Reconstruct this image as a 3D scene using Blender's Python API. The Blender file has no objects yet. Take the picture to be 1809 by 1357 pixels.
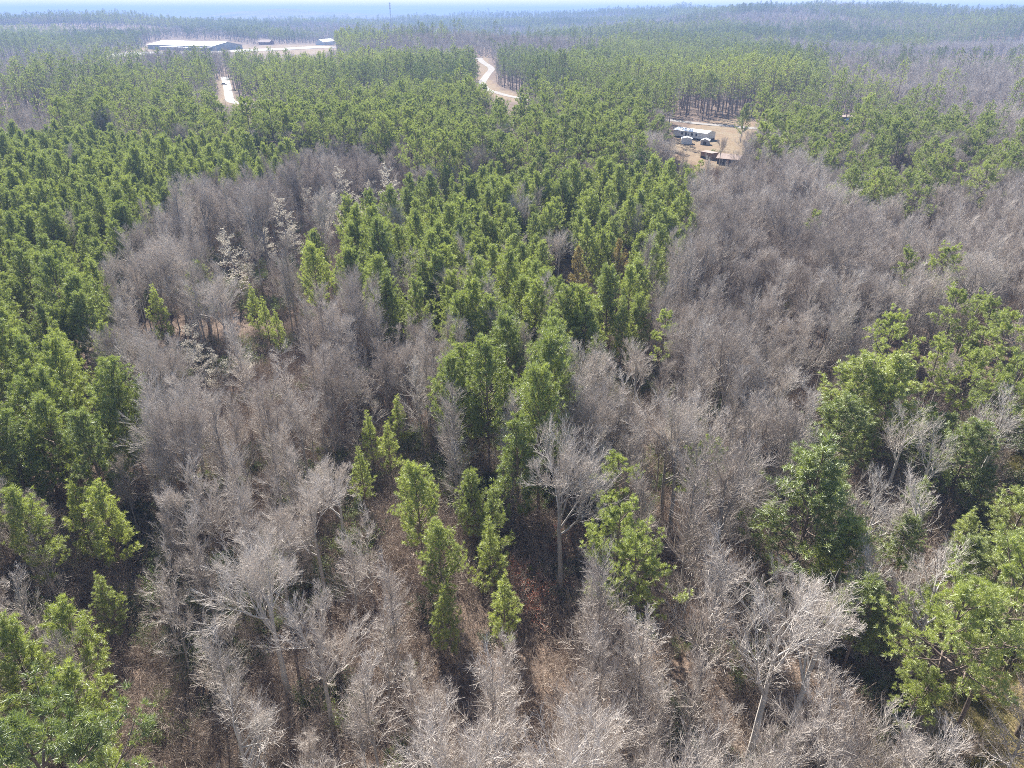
import bpy, math, random
import numpy as np
from mathutils import Vector

R = math.radians
random.seed(7)
rng = np.random.default_rng(11)
C = bpy.context.scene.collection
scene = bpy.context.scene

# ------------------------------------------------------------------ camera, sky, sun, exposure
CAM_H, PITCH, FPX = 54.0, R(27.7), 1255.7
PW, PH = 1809.0, 1357.0
cam_d = bpy.data.cameras.new('camera')
cam = bpy.data.objects.new('camera', cam_d)
C.objects.link(cam)
cam.location = (0, 0, CAM_H)
cam.rotation_euler = (R(90) - PITCH, 0, 0)
cam_d.sensor_fit = 'HORIZONTAL'
cam_d.sensor_width = 36.0
cam_d.lens = 36.0 * FPX / PW
cam_d.clip_start = 0.5
cam_d.clip_end = 60000
scene.camera = cam

SUN_AZ, SUN_EL = R(-20), R(42)          # azimuth clockwise from +Y (the view direction)
sun_dir = Vector((math.sin(SUN_AZ) * math.cos(SUN_EL), math.cos(SUN_AZ) * math.cos(SUN_EL), math.sin(SUN_EL)))
world = bpy.data.worlds.new('World')
scene.world = world
world.use_nodes = True
wn = world.node_tree
bg = wn.nodes['Background']
sky = wn.nodes.new('ShaderNodeTexSky')
sky.sky_type = 'NISHITA'
sky.sun_disc = False
sky.sun_elevation = SUN_EL
sky.sun_rotation = SUN_AZ
sky.altitude = 200
sky.air_density = 1.0
sky.dust_density = 0.3
sky.ozone_density = 1.5
wn.links.new(sky.outputs[0], bg.inputs[0])
bg.inputs[1].default_value = 0.06
sl = bpy.data.lights.new('sun', 'SUN')
sun = bpy.data.objects.new('sun', sl)
C.objects.link(sun)
sl.energy = 5.0
sl.angle = R(0.53)
sl.color = (1.0, 0.955, 0.88)
sun.rotation_euler = sun_dir.to_track_quat('Z', 'Y').to_euler()
vs = scene.view_settings
vs.view_transform = 'Standard'
vs.look = 'None'
vs.exposure = 1.62
vs.gamma = 1.0
vs.use_curve_mapping = False
cy = scene.cycles
cy.max_bounces = 5
cy.diffuse_bounces = 3
cy.glossy_bounces = 2
cy.transmission_bounces = 3
cy.transparent_max_bounces = 4
cy.volume_bounces = 0
cy.use_denoising = False
cy.denoiser = 'OPENIMAGEDENOISE'
cy.denoising_input_passes = 'RGB_ALBEDO_NORMAL'
cy.filter_width = 0.9

HAZE_DENSITY = 2.6e-4

# ------------------------------------------------------------------ projection helpers (world <-> photo pixel)
cP, sP = math.cos(PITCH), math.sin(PITCH)

def proj(x, y, z):
    v = z - CAM_H
    f = y * cP - v * sP
    u = y * sP + v * cP
    f = np.maximum(f, 1e-3)
    return PW / 2 + FPX * x / f, PH / 2 - FPX * u / f

def smooth(a, b, t):
    t = np.clip((t - a) / (b - a), 0, 1)
    return t * t * (3 - 2 * t)

def gauss(x, y, cx, cy_, sx, sy, rot=0.0):
    c, s = math.cos(rot), math.sin(rot)
    dx, dy = x - cx, y - cy_
    u, v = dx * c + dy * s, -dx * s + dy * c
    return np.exp(-0.5 * ((u / sx) ** 2 + (v / sy) ** 2))

def dirpt(px, D):
    """ground point at distance D along +Y on the bearing of photo column px near the horizon"""
    k = (px - PW / 2) / FPX * cP
    return k * D, D

def terrain(x, y):
    x = np.asarray(x, float); y = np.asarray(y, float)
    d = np.hypot(x, y)
    h = 1.1 * np.sin(x / 47 + 0.6) * np.cos(y / 61 + 0.4) + 0.9 * np.sin((x + y) / 83 + 2.1)
    h = h * smooth(30, 90, d) * (1 - 0.75 * gauss(x, y, 95, 390, 70, 90))
    roll = 5.0 * np.sin(x / 310 + 1.3) * np.sin(y / 420 + 0.2) + 3.0 * np.sin(x / 170 - y / 230)
    roll = roll + 6.5 * np.sin(x / 118 + 0.7 + y / 700) * np.sin(y / 150 + 1.9 + x / 900) + 4.0 * np.sin((x * .6 + y) / 210 + 4.0)
    wx, wy = dirpt(340, 1290)
    rx, ry = dirpt(880, 640)
    roll = roll * (1 - gauss(x, y, wx, wy, 260, 170)) * (1 - .85 * gauss(x, y, rx, ry, 120, 150))
    h = h + roll * smooth(480, 950, d)
    # rising ground to the right, up to a wooded ridge
    cx, cy_ = dirpt(1420, 2500)
    h = h + 46 * np.exp(-np.abs((x - cx) / 620) ** 3 - ((y - cy_) / 800) ** 2)
    cx, cy_ = dirpt(1900, 1500)
    h = h + 20 * gauss(x, y, cx, cy_, 520, 500)
    cx, cy_ = dirpt(60, 1950)
    h = h + 26 * gauss(x, y, cx, cy_, 300, 280)
    cx, cy_ = dirpt(930, 3300)
    h = h + 20 * gauss(x, y, cx, cy_, 700, 400)
    cx, cy_ = dirpt(480, 5600)
    h = h + 46 * gauss(x, y, cx, cy_, 330, 500)
    cx, cy_ = dirpt(640, 6300)
    h = h + 30 * gauss(x, y, cx, cy_, 500, 500)
    cx, cy_ = dirpt(250, 8200)
    h = h + 54 * gauss(x, y, cx, cy_, 1900, 700, 0.1)
    cx, cy_ = dirpt(1750, 6000)
    h = h + 90 * gauss(x, y, cx, cy_, 900, 900)
    far = smooth(9500, 12500, y)
    h = h + far * (84 + 16 * np.sin(x / 1500 + 0.5) + 9 * np.sin(x / 640 + 2) + 4 * np.sin(x / 230))
    return h

def ground_at(px, py, z=0.0):
    """world point on the terrain (plus z) that the photo shows at pixel px, py"""
    dx = (px - PW / 2) / FPX
    dy = -(py - PH / 2) / FPX
    d = np.array([dx, cP + dy * sP, -sP + dy * cP])
    gz = 0.0
    for _ in range(12):
        t = (gz + z - CAM_H) / d[2]
        p = d * t
        gz = gz * 0.3 + 0.7 * float(terrain(p[0], p[1]))
    return float(p[0]), float(p[1])

# ------------------------------------------------------------------ node material helpers
def new_mat(name):
    m = bpy.data.materials.new(name)
    m.use_nodes = True
    nt = m.node_tree
    nt.nodes.clear()
    return m, nt, nt.nodes.new('ShaderNodeOutputMaterial')

def N(nt, t, **kw):
    n = nt.nodes.new(t)
    for k, v in kw.items():
        if k.startswith('i_'):
            key = k[2:]
            n.inputs[int(key) if key.isdigit() else key.replace('_', ' ')].default_value = v
        else:
            setattr(n, k, v)
    return n

def mixc(nt, fac, a, b):
    n = nt.nodes.new('ShaderNodeMix')
    n.data_type = 'RGBA'
    for sock, v in ((n.inputs[0], fac), (n.inputs[6], a), (n.inputs[7], b)):
        if hasattr(v, 'is_linked'):
            nt.links.new(v, sock)
        elif isinstance(v, (int, float)):
            sock.default_value = v
        else:
            sock.default_value = (*v, 1) if len(v) == 3 else v
    return n.outputs[2]

def mathn(nt, op, a, b=0.0, clamp=False):
    n = nt.nodes.new('ShaderNodeMath')
    n.operation = op
    n.use_clamp = clamp
    for i, v in enumerate((a, b)):
        if hasattr(v, 'is_linked'):
            nt.links.new(v, n.inputs[i])
        else:
            n.inputs[i].default_value = v
    return n.outputs[0]

def noise_fac(nt, scale, detail=3.0, lo=0.35, hi=0.65, coord='Object'):
    tc = N(nt, 'ShaderNodeTexCoord')
    nz = N(nt, 'ShaderNodeTexNoise')
    nz.inputs['Scale'].default_value = scale
    nz.inputs['Detail'].default_value = detail
    if coord == 'World':
        g = N(nt, 'ShaderNodeNewGeometry')
        nt.links.new(g.outputs['Position'], nz.inputs['Vector'])
    else:
        nt.links.new(tc.outputs[coord], nz.inputs['Vector'])
    mr = N(nt, 'ShaderNodeMapRange')
    mr.inputs[1].default_value = lo
    mr.inputs[2].default_value = hi
    nt.links.new(nz.outputs[0], mr.inputs[0])
    return mr.outputs[0]

def tint_fac(nt):
    a = N(nt, 'ShaderNodeAttribute', attribute_type='INSTANCER', attribute_name='tint')
    return a.outputs['Fac']

def leaf_mat(name, dark, light, transl=0.35, nscale=0.9, gloss=0.06, trans_gain=(1.25, 1.35, 0.8)):
    """foliage: colour runs from dark to light with the tree's own tint and a patchy noise; light passes through the leaves"""
    m, nt, out = new_mat(name)
    nf = noise_fac(nt, nscale, 2.0, 0.3, 0.7)
    f = mathn(nt, 'ADD', mathn(nt, 'MULTIPLY', tint_fac(nt), 0.75), mathn(nt, 'MULTIPLY', nf, 0.3), True)
    col = mixc(nt, f, dark, light)
    d = N(nt, 'ShaderNodeBsdfDiffuse')
    nt.links.new(col, d.inputs[0])
    t = N(nt, 'ShaderNodeBsdfTranslucent')
    tcol = N(nt, 'ShaderNodeMix', data_type='RGBA', blend_type='MULTIPLY')
    tcol.inputs[0].default_value = 1.0
    nt.links.new(col, tcol.inputs[6])
    tcol.inputs[7].default_value = (*trans_gain, 1)
    nt.links.new(tcol.outputs[2], t.inputs[0])
    mx = N(nt, 'ShaderNodeMixShader')
    mx.inputs[0].default_value = transl
    nt.links.new(d.outputs[0], mx.inputs[1])
    nt.links.new(t.outputs[0], mx.inputs[2])
    g = N(nt, 'ShaderNodeBsdfGlossy')
    g.inputs['Roughness'].default_value = 0.6
    g.inputs[0].default_value = (0.9, 0.95, 0.9, 1)
    m2 = N(nt, 'ShaderNodeMixShader')
    m2.inputs[0].default_value = gloss
    nt.links.new(mx.outputs[0], m2.inputs[1])
    nt.links.new(g.outputs[0], m2.inputs[2])
    nt.links.new(m2.outputs[0], out.inputs[0])
    return m

def bark_mat(name, dark, light, nscale=1.3, rough=0.85):
    m, nt, out = new_mat(name)
    nf = noise_fac(nt, nscale, 3.0, 0.3, 0.7)
    f = mathn(nt, 'ADD', mathn(nt, 'MULTIPLY', tint_fac(nt), 0.8), mathn(nt, 'MULTIPLY', nf, 0.25), True)
    col = mixc(nt, f, dark, light)
    p = N(nt, 'ShaderNodeBsdfPrincipled')
    p.inputs['Roughness'].default_value = rough
    p.inputs['Specular IOR Level'].default_value = 0.25
    nt.links.new(col, p.inputs['Base Color'])
    nt.links.new(p.outputs[0], out.inputs[0])
    return m

def plain_mat(name, a, b=None, scale=2.0, rough=0.7, metal=0.0, spec=0.4, bump=0.0):
    m, nt, out = new_mat(name)
    p = N(nt, 'ShaderNodeBsdfPrincipled')
    p.inputs['Roughness'].default_value = rough
    p.inputs['Metallic'].default_value = metal
    p.inputs['Specular IOR Level'].default_value = spec
    nf = noise_fac(nt, scale, 4.0, 0.3, 0.7)
    col = mixc(nt, nf, a, b if b else tuple(c * 0.8 for c in a))
    nt.links.new(col, p.inputs['Base Color'])
    if bump:
        bp = N(nt, 'ShaderNodeBump')
        bp.inputs['Strength'].default_value = bump
        nt.links.new(nf, bp.inputs['Height'])
        nt.links.new(bp.outputs[0], p.inputs['Normal'])
    nt.links.new(p.outputs[0], out.inputs[0])
    return m

M = {}
M['needles'] = leaf_mat('pine needles', (0.048, 0.084, 0.024), (0.38, 0.405, 0.09), 0.45, 0.7, 0.12)
M['brown_needles'] = leaf_mat('browned pine needles', (0.12, 0.09, 0.035), (0.34, 0.24, 0.10), 0.4, 0.7, 0.08)
M['pine_bark'] = bark_mat('pine bark', (0.10, 0.075, 0.06), (0.26, 0.20, 0.165))
M['bark'] = bark_mat('grey bark', (0.10, 0.08, 0.068), (0.60, 0.56, 0.515))
M['twigs'] = bark_mat('pale twigs', (0.22, 0.175, 0.145), (0.65, 0.59, 0.53), 0.5)
M['dry_leaf'] = leaf_mat('pale dry leaves', (0.38, 0.34, 0.28), (0.64, 0.61, 0.55), 0.4, 0.8, 0.03, (1.0, 0.95, 0.85))
M['russet_leaf'] = leaf_mat('russet leaves', (0.20, 0.075, 0.05), (0.36, 0.15, 0.10), 0.4, 0.8, 0.03, (1.1, 0.9, 0.8))
M['brush'] = bark_mat('brush twigs', (0.17, 0.125, 0.10), (0.48, 0.40, 0.33), 0.6)
M['green_leaf'] = leaf_mat('evergreen shrub leaves', (0.035, 0.065, 0.02), (0.17, 0.19, 0.05), 0.35, 1.2)
M['grass'] = leaf_mat('rough grass', (0.10, 0.115, 0.035), (0.33, 0.27, 0.12), 0.3, 0.3, 0.03)

# ------------------------------------------------------------------ mesh helpers
def mesh_from(name, chunks, mats, smooth_sh=True):
    """chunks: list of (verts [n,3], faces [m,k], material index)"""
    vs_, lt, ls, li, mi = [], [], [], [], []
    off = 0
    nl = 0
    for v, f, k in chunks:
        if len(f) == 0:
            continue
        vs_.append(v)
        n, w = f.shape
        li.append((f + off).ravel())
        ls.append(nl + np.arange(n) * w)
        lt.append(np.full(n, w))
        mi.append(np.full(n, k))
        nl += n * w
        off += len(v)
    V = np.concatenate(vs_).astype(np.float32)
    LI = np.concatenate(li).astype(np.int32)
    LS = np.concatenate(ls).astype(np.int32)
    LT = np.concatenate(lt).astype(np.int32)
    MI = np.concatenate(mi).astype(np.int32)
    me = bpy.data.meshes.new(name)
    me.vertices.add(len(V)); me.vertices.foreach_set('co', V.ravel())
    me.loops.add(len(LI)); me.loops.foreach_set('vertex_index', LI)
    me.polygons.add(len(LS))
    me.polygons.foreach_set('loop_start', LS)
    me.polygons.foreach_set('loop_total', LT)
    me.polygons.foreach_set('material_index', MI)
    me.polygons.foreach_set('use_smooth', np.full(len(LS), smooth_sh))
    me.update(calc_edges=True)
    for m in mats:
        me.materials.append(m)
    return me

def unit(v):
    return v / np.maximum(np.linalg.norm(v, axis=-1, keepdims=True), 1e-9)

def tubes(P, Rd, sides):
    """P [n,k,3] paths, Rd [n,k] radii -> verts, quads (sides 2 = a flat strip)"""
    n, k, _ = P.shape
    T = np.empty_like(P)
    T[:, 1:-1] = P[:, 2:] - P[:, :-2]
    T[:, 0] = P[:, 1] - P[:, 0]
    T[:, -1] = P[:, -1] - P[:, -2]
    T = unit(T)
    ref = unit(rng.normal(size=(n, 1, 3)))
    U = unit(np.cross(T, ref))
    W = np.cross(T, U)
    a = np.arange(sides) * 2 * math.pi / sides
    ring = U[:, :, None] * np.cos(a)[None, None, :, None] + W[:, :, None] * np.sin(a)[None, None, :, None]
    V = (P[:, :, None] + ring * Rd[:, :, None, None]).reshape(-1, 3)
    i = np.arange(n)[:, None, None] * k * sides
    j = np.arange(k - 1)[None, :, None] * sides
    ns = sides if sides > 2 else 1
    s = np.arange(ns)[None, None, :]
    s2 = (s + 1) % sides
    a0 = i + j + s; b0 = i + j + s2
    F = np.stack([a0, b0, b0 + sides, a0 + sides], -1).reshape(-1, 4)
    return V, F

def sample(P, idx, t):
    k = P.shape[1]
    f = np.clip(t * (k - 1), 0, k - 1.0001)
    i = f.astype(int)
    w = (f - i)[:, None]
    pos = P[idx, i] * (1 - w) + P[idx, i + 1] * w
    tan = unit(P[idx, i + 1] - P[idx, i])
    return pos, tan

def grow(P, Rd, L, per, t0, t1, ang, ratio, k, up=0.3, wig=0.12, rr=0.55, tip=0.25, taper=0.5, minr=0.004, ang_sd=0.2, flat=0.0):
    """children of every path in P"""
    n = len(P)
    idx = np.repeat(np.arange(n), per)
    m = len(idx)
    tt = t0 + (t1 - t0) * (np.tile((np.arange(per) + 0.5) / per, n) + rng.normal(0, 0.35 / per, m))
    tt = np.clip(tt, 0.02, 0.99)
    pos, tan = sample(P, idx, tt)
    ref = unit(rng.normal(size=(m, 3)))
    side = unit(np.cross(tan, ref))
    if flat:
        side[:, 2] *= (1 - flat)
        side = unit(side)
    a = ang + rng.normal(0, ang_sd, m)
    d = unit(tan * np.cos(a)[:, None] + side * np.sin(a)[:, None])
    ln = L[idx] * ratio * (1 - taper * (tt - t0) / max(t1 - t0, 1e-6)) * rng.uniform(0.7, 1.2, m)
    r0 = np.maximum(Rd[idx, 0] * (1 - tt * 0.75) * rr, minr)
    pts = [pos]
    cur = d
    for s in range(k - 1):
        cur = unit(cur + np.array([0, 0, up / (k - 1)]) + rng.normal(0, wig, (m, 3)))
        pts.append(pts[-1] + cur * (ln / (k - 1))[:, None])
    Pn = np.stack(pts, 1)
    Rn = r0[:, None] * np.linspace(1, tip, k)[None]
    return Pn, Rn, ln, idx

def stem(height, r, k=9, lean=0.02, wig=0.015, top=0.12):
    z = np.linspace(-0.4, height, k)
    off = np.cumsum(rng.normal(0, wig * height / k, (k, 2)), 0)
    off -= off[0]
    ln = rng.normal(0, lean, 2)
    P = np.zeros((1, k, 3))
    P[0, :, 0] = off[:, 0] + ln[0] * z
    P[0, :, 1] = off[:, 1] + ln[1] * z
    P[0, :, 2] = z
    Rd = r * np.linspace(1, top, k) ** 0.85
    Rd[0] *= 1.35
    return P, Rd[None]

def blades(c, d, length, width, per, spread=1.0):
    """tufts of per narrow triangles at centres c pointing about d"""
    n = len(c)
    idx = np.repeat(np.arange(n), per)
    m = len(idx)
    v = unit(d[idx] * 0.75 + rng.normal(0, spread, (m, 3)) * 0.75)
    L = length[idx] * rng.uniform(0.7, 1.15, m)
    s = unit(np.cross(v, rng.normal(size=(m, 3)))) * (width * rng.uniform(0.7, 1.3, m))[:, None]
    base = c[idx] + rng.normal(0, 0.06, (m, 3))
    V = np.stack([base - s, base + v * L[:, None], base + s], 1).reshape(-1, 3)
    F = (np.arange(m)[:, None] * 3 + np.array([0, 1, 2])[None])
    return V, F

def leaves(c, size):
    n = len(c)
    u = unit(rng.normal(size=(n, 3)))
    w = unit(np.cross(u, rng.normal(size=(n, 3))))
    s = (size * rng.uniform(0.6, 1.3, n))[:, None]
    V = np.stack([c - u * s, c + w * s * 0.6, c + u * s, c - w * s * 0.6], 1).reshape(-1, 3)
    F = np.arange(n)[:, None] * 4 + np.arange(4)[None]
    return V, F

# ------------------------------------------------------------------ tree prototypes
# each prototype: dict(parts=[(part_name, mesh)], limbs=[mesh...], joined=mesh, height, crown_z, crown_r)
def finish(name, trunk, limbs, crown_chunks, height, cz, cr, tm, cm, extra=None, crown_name='crown'):
    """trunk (V,F); limbs list of (V,F); crown_chunks list of (V,F,mat) with mats cm"""
    p = dict(name=name, height=height, cz=cz, cr=cr, crown_name=crown_name)
    p['trunk'] = mesh_from(name + '_trunk', [(*trunk, 0)], [tm])
    p['limbs'] = [mesh_from(name + '_limb', [(*l, 0)], [tm]) for l in limbs]
    p['branches'] = mesh_from(name + '_branches', [(*l, 0) for l in limbs], [tm]) if limbs else None
    p['crown'] = mesh_from(name + '_crown', crown_chunks, cm)
    ch = [(*trunk, 0)] + [(*l, 0) for l in limbs] + [(v, f, k + 1) for v, f, k in crown_chunks]
    p['joined'] = mesh_from(name + '_whole', ch, [tm] + cm)
    return p

def broad_bare(name, h=16, r=0.26, limbs=8, fork=0.34, spread=0.75, dens=1.25):
    P0, R0 = stem(h * 0.72, r, 9, 0.03, 0.03, 0.22)
    trunk = tubes(P0, R0, 7)
    L0 = np.array([h * 0.72])
    P1, R1, L1, _ = grow(P0, R0, L0, limbs, fork / 0.72, 0.98, spread, 0.62, 7, up=0.75, wig=0.09, rr=0.50, tip=0.22, taper=0.45, ang_sd=0.18)
    P2, R2, L2, i2 = grow(P1, R1, L1, 9, 0.22, 0.98, 0.65, 0.52, 5, up=0.45, wig=0.10, rr=0.55, taper=0.5)
    limb_list = []
    for i in range(limbs):
        a = tubes(P1[i:i + 1], R1[i:i + 1], 5)
        s = i2 == i
        b = tubes(P2[s], R2[s], 3)
        limb_list.append((np.concatenate([a[0], b[0]]), np.concatenate([a[1], b[1] + len(a[0])])))
    P3, R3, L3, _ = grow(P2, R2, L2, int(7 * dens), 0.2, 1.0, 0.55, 0.58, 4, up=0.45, wig=0.11, rr=0.6, taper=0.35, minr=0.009)
    P3b, R3b, L3b, _ = grow(P1, R1, L1, 8, 0.3, 1.0, 0.7, 0.27, 4, up=0.5, wig=0.11, rr=0.4, taper=0.3, minr=0.009)
    P3 = np.concatenate([P3, P3b]); R3 = np.concatenate([R3, R3b]); L3 = np.concatenate([L3, L3b])
    P4, R4, L4, _ = grow(P3, R3, L3, int(9 * dens), 0.1, 1.0, 0.5, 0.68, 3, up=0.35, wig=0.12, rr=0.7, tip=0.4, taper=0.3, minr=0.0075)
    v3 = tubes(P3, R3, 3); v4 = tubes(P4, np.maximum(R4, 0.0045), 2)
    return finish(name, trunk, limb_list, [(*v3, 0), (*v4, 0)], h, h * 0.72, h * 0.27, M['bark'], [M['twigs']], crown_name='twigs')

def slender_bare(name, h=16, r=0.17, nb=26, start=0.38, ln=0.22, ang=0.85, dens=1.2):
    P0, R0 = stem(h * 0.96, r, 10, 0.03, 0.025, 0.08)
    trunk = tubes(P0, R0, 6)
    L0 = np.array([h])
    P1, R1, L1, _ = grow(P0, R0, L0, nb, start, 0.99, ang, ln, 6, up=0.6, wig=0.12, rr=0.42, tip=0.2, taper=0.6, minr=0.012)
    br = tubes(P1, R1, 3)
    P2, R2, L2, _ = grow(P1, R1, L1, int(9 * dens), 0.12, 1.0, 0.6, 0.54, 4, up=0.45, wig=0.10, rr=0.6, taper=0.4, minr=0.009)
    P3, R3, L3, _ = grow(P2, R2, L2, int(7 * dens), 0.1, 1.0, 0.5, 0.66, 3, up=0.35, wig=0.12, rr=0.7, tip=0.4, taper=0.3, minr=0.0075)
    v2 = tubes(P2, R2, 3); v3 = tubes(P3, np.maximum(R3, 0.0055), 2)
    return finish(name, trunk, [br], [(*v2, 0), (*v3, 0)], h, h * 0.68, h * 0.17, M['bark'], [M['twigs']], crown_name='twigs')

def tuft_points(P, L, step, t0, rngj=0.1):
    """points along paths P with spacing about step, from t0 to the tip"""
    cs, ds = [], []
    for i in range(len(P)):
        n = max(1, int(L[i] * (1 - t0) / step + rng.uniform(.3, 1.3)))
        tt = np.clip((np.linspace(t0, 1, n) if n > 1 else np.array([.9])) + rng.normal(0, 0.03, n), 0, 1)
        c, d = sample(P, np.full(n, i), tt)
        cs.append(c); ds.append(d)
    c = np.concatenate(cs); d = np.concatenate(ds)
    return c + rng.normal(0, rngj, c.shape), d

def plantation_pine(name, h=14, r=0.15, cw=2.7, base=0.26, nb=46, per=26, blen=0.34, bw=0.021, lod=False, cone=0.55, nm=None):
    """young loblolly: pointed ovoid crown of whorled ascending branches carrying needle tufts"""
    P0, R0 = stem(h, r, 9, 0.015, 0.012, 0.06)
    trunk = tubes(P0, R0, 6)
    tt = np.linspace(base, 0.985, nb) + rng.normal(0, 0.008, nb)
    tt = np.clip(tt, base, 0.99)
    u = (tt - base) / (1 - base)
    prof = np.minimum(1.0, 0.5 + u * 2.0) * np.clip(1 - u, 0, 1) ** cone
    prof = np.maximum(prof, 0.07)
    ln = cw * prof * rng.uniform(0.72, 1.18, nb)
    az = np.arange(nb) * 2.399 + rng.normal(0, 0.35, nb)
    el = 0.20 + 0.85 * u + rng.normal(0, 0.14, nb)
    pos, _ = sample(P0, np.zeros(nb, int), tt)
    d = np.stack([np.cos(az) * np.cos(el), np.sin(az) * np.cos(el), np.sin(el)], 1)
    k = 5
    pts = [pos]; cur = d
    for s in range(k - 1):
        cur = unit(cur + np.array([0, 0, 0.22]) + rng.normal(0, 0.07, (nb, 3)))
        pts.append(pts[-1] + cur * (ln / (k - 1))[:, None])
    P1 = np.stack(pts, 1)
    R1 = (0.012 + 0.012 * ln)[:, None] * np.linspace(1, 0.3, k)[None]
    br = tubes(P1, R1, 3)
    big = ln > 0.28 * cw
    P2, R2, L2, _ = grow(P1[big], R1[big], ln[big], 6 if not lod else 4, 0.3, 0.97, 0.75, 0.42, 3, up=0.7, wig=0.12, rr=0.6, taper=0.45, minr=0.01)
    c1, d1 = tuft_points(P1, ln, 0.42 if not lod else 0.8, 0.45)
    c2, d2 = tuft_points(P2, L2, 0.34 if not lod else 0.9, 0.35)
    c3, d3 = tuft_points(P0, np.array([h]), 0.5, 0.95, 0.03)
    c = np.concatenate([c1, c2, c3]); d = unit(np.concatenate([d1, d2, d3]) + np.array([0, 0, 0.35]))
    nd = blades(c, d, np.full(len(c), blen), bw, per, 0.85)
    v2 = tubes(P2, R2, 2)
    return finish(name, trunk, [br], [(*nd, 0), (*v2, 1)], h, h * 0.62, cw, M['pine_bark'], [nm or M['needles'], M['pine_bark']])

def tall_pine(name, h=23, r=0.24, cw=3.6, base=0.52, nb=24, per=26, blen=0.34, bw=0.021, flat=0.5, lod=False):
    """mature pine: long clear trunk, open crown of spreading branches that end in flat needle clumps"""
    P0, R0 = stem(h * 0.97, r, 11, 0.02, 0.02, 0.16)
    trunk = tubes(P0, R0, 7)
    tt = np.clip(np.linspace(base, 0.985, nb) + rng.normal(0, 0.015, nb), base, 0.99)
    u = (tt - base) / (1 - base)
    prof = np.sin(np.clip(0.25 + u * 0.72, 0, 1) * math.pi) ** 0.6
    ln = cw * np.maximum(prof, 0.25) * rng.uniform(0.55, 1.25, nb)
    az = np.arange(nb) * 2.399 + rng.normal(0, 0.6, nb)
    el = 0.0 + 0.9 * u ** 1.5 + rng.normal(0, 0.16, nb)
    pos, _ = sample(P0, np.zeros(nb, int), tt)
    d = np.stack([np.cos(az) * np.cos(el), np.sin(az) * np.cos(el), np.sin(el)], 1)
    k = 6
    pts = [pos]; cur = d
    for s in range(k - 1):
        cur = unit(cur + np.array([0, 0, 0.10]) + rng.normal(0, 0.10, (nb, 3)))
        pts.append(pts[-1] + cur * (ln / (k - 1))[:, None])
    P1 = np.stack(pts, 1)
    R1 = (0.02 + 0.014 * ln)[:, None] * np.linspace(1, 0.3, k)[None]
    br = tubes(P1, R1, 4)
    P2, R2, L2, _ = grow(P1, R1, ln, 7 if not lod else 4, 0.35, 0.98, 0.75, 0.40, 4, up=0.3, wig=0.12, rr=0.6, taper=0.4, minr=0.012, flat=flat)
    if not lod:
        P3, R3, L3, _ = grow(P2, R2, L2, 3, 0.3, 0.98, 0.7, 0.5, 3, up=0.4, wig=0.12, rr=0.6, taper=0.4, minr=0.010, flat=flat * 0.6)
        c3, d3 = tuft_points(P3, L3, 0.36, 0.5)
    c2, d2 = tuft_points(P2, L2, 0.4 if not lod else 0.9, 0.45)
    c = c2; d = d2
    if not lod:
        c = np.concatenate([c2, c3]); d = np.concatenate([d2, d3])
    c4, d4 = tuft_points(P0, np.array([h]), 0.4, 0.97, 0.1)
    c = np.concatenate([c, c4]); d = unit(np.concatenate([d, d4]) + np.array([0, 0, 0.45]))
    nd = blades(c, d, np.full(len(c), blen), bw, per, 0.8)
    v2 = tubes(P2, R2, 3)
    return finish(name, trunk, [br], [(*nd, 0), (*v2, 1)], h, h * (base + 1) / 2 + 0.5, cw, M['pine_bark'], [M['needles'], M['pine_bark']])

def leafy_pale(name, h=11, r=0.14, cw=3.0):
    """small beech that keeps its pale dry leaves on layered level branches"""
    P0, R0 = stem(h, r, 8, 0.03, 0.02, 0.08)
    trunk = tubes(P0, R0, 6)
    P1, R1, L1, _ = grow(P0, R0, np.array([h]), 30, 0.18, 0.98, 1.2, cw / h, 6, up=0.2, wig=0.1, rr=0.4, taper=0.55, minr=0.012)
    P2, R2, L2, _ = grow(P1, R1, L1, 8, 0.2, 1.0, 0.8, 0.4, 4, up=0.1, wig=0.15, rr=0.6, taper=0.4, minr=0.01, flat=0.7)
    c, _ = tuft_points(P2, L2, 0.16, 0.15, 0.09)
    c = np.repeat(c, 3, 0) + rng.normal(0, 0.1, (len(c) * 3, 3)) * np.array([1, 1, 0.5])
    lv = leaves(c, 0.085)
    v2 = tubes(P2, R2, 2)
    return finish(name, trunk, [tubes(P1, R1, 3)], [(*lv, 0), (*v2, 1)], h, h * 0.6, cw, M['bark'], [M['dry_leaf'], M['twigs']])

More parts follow.
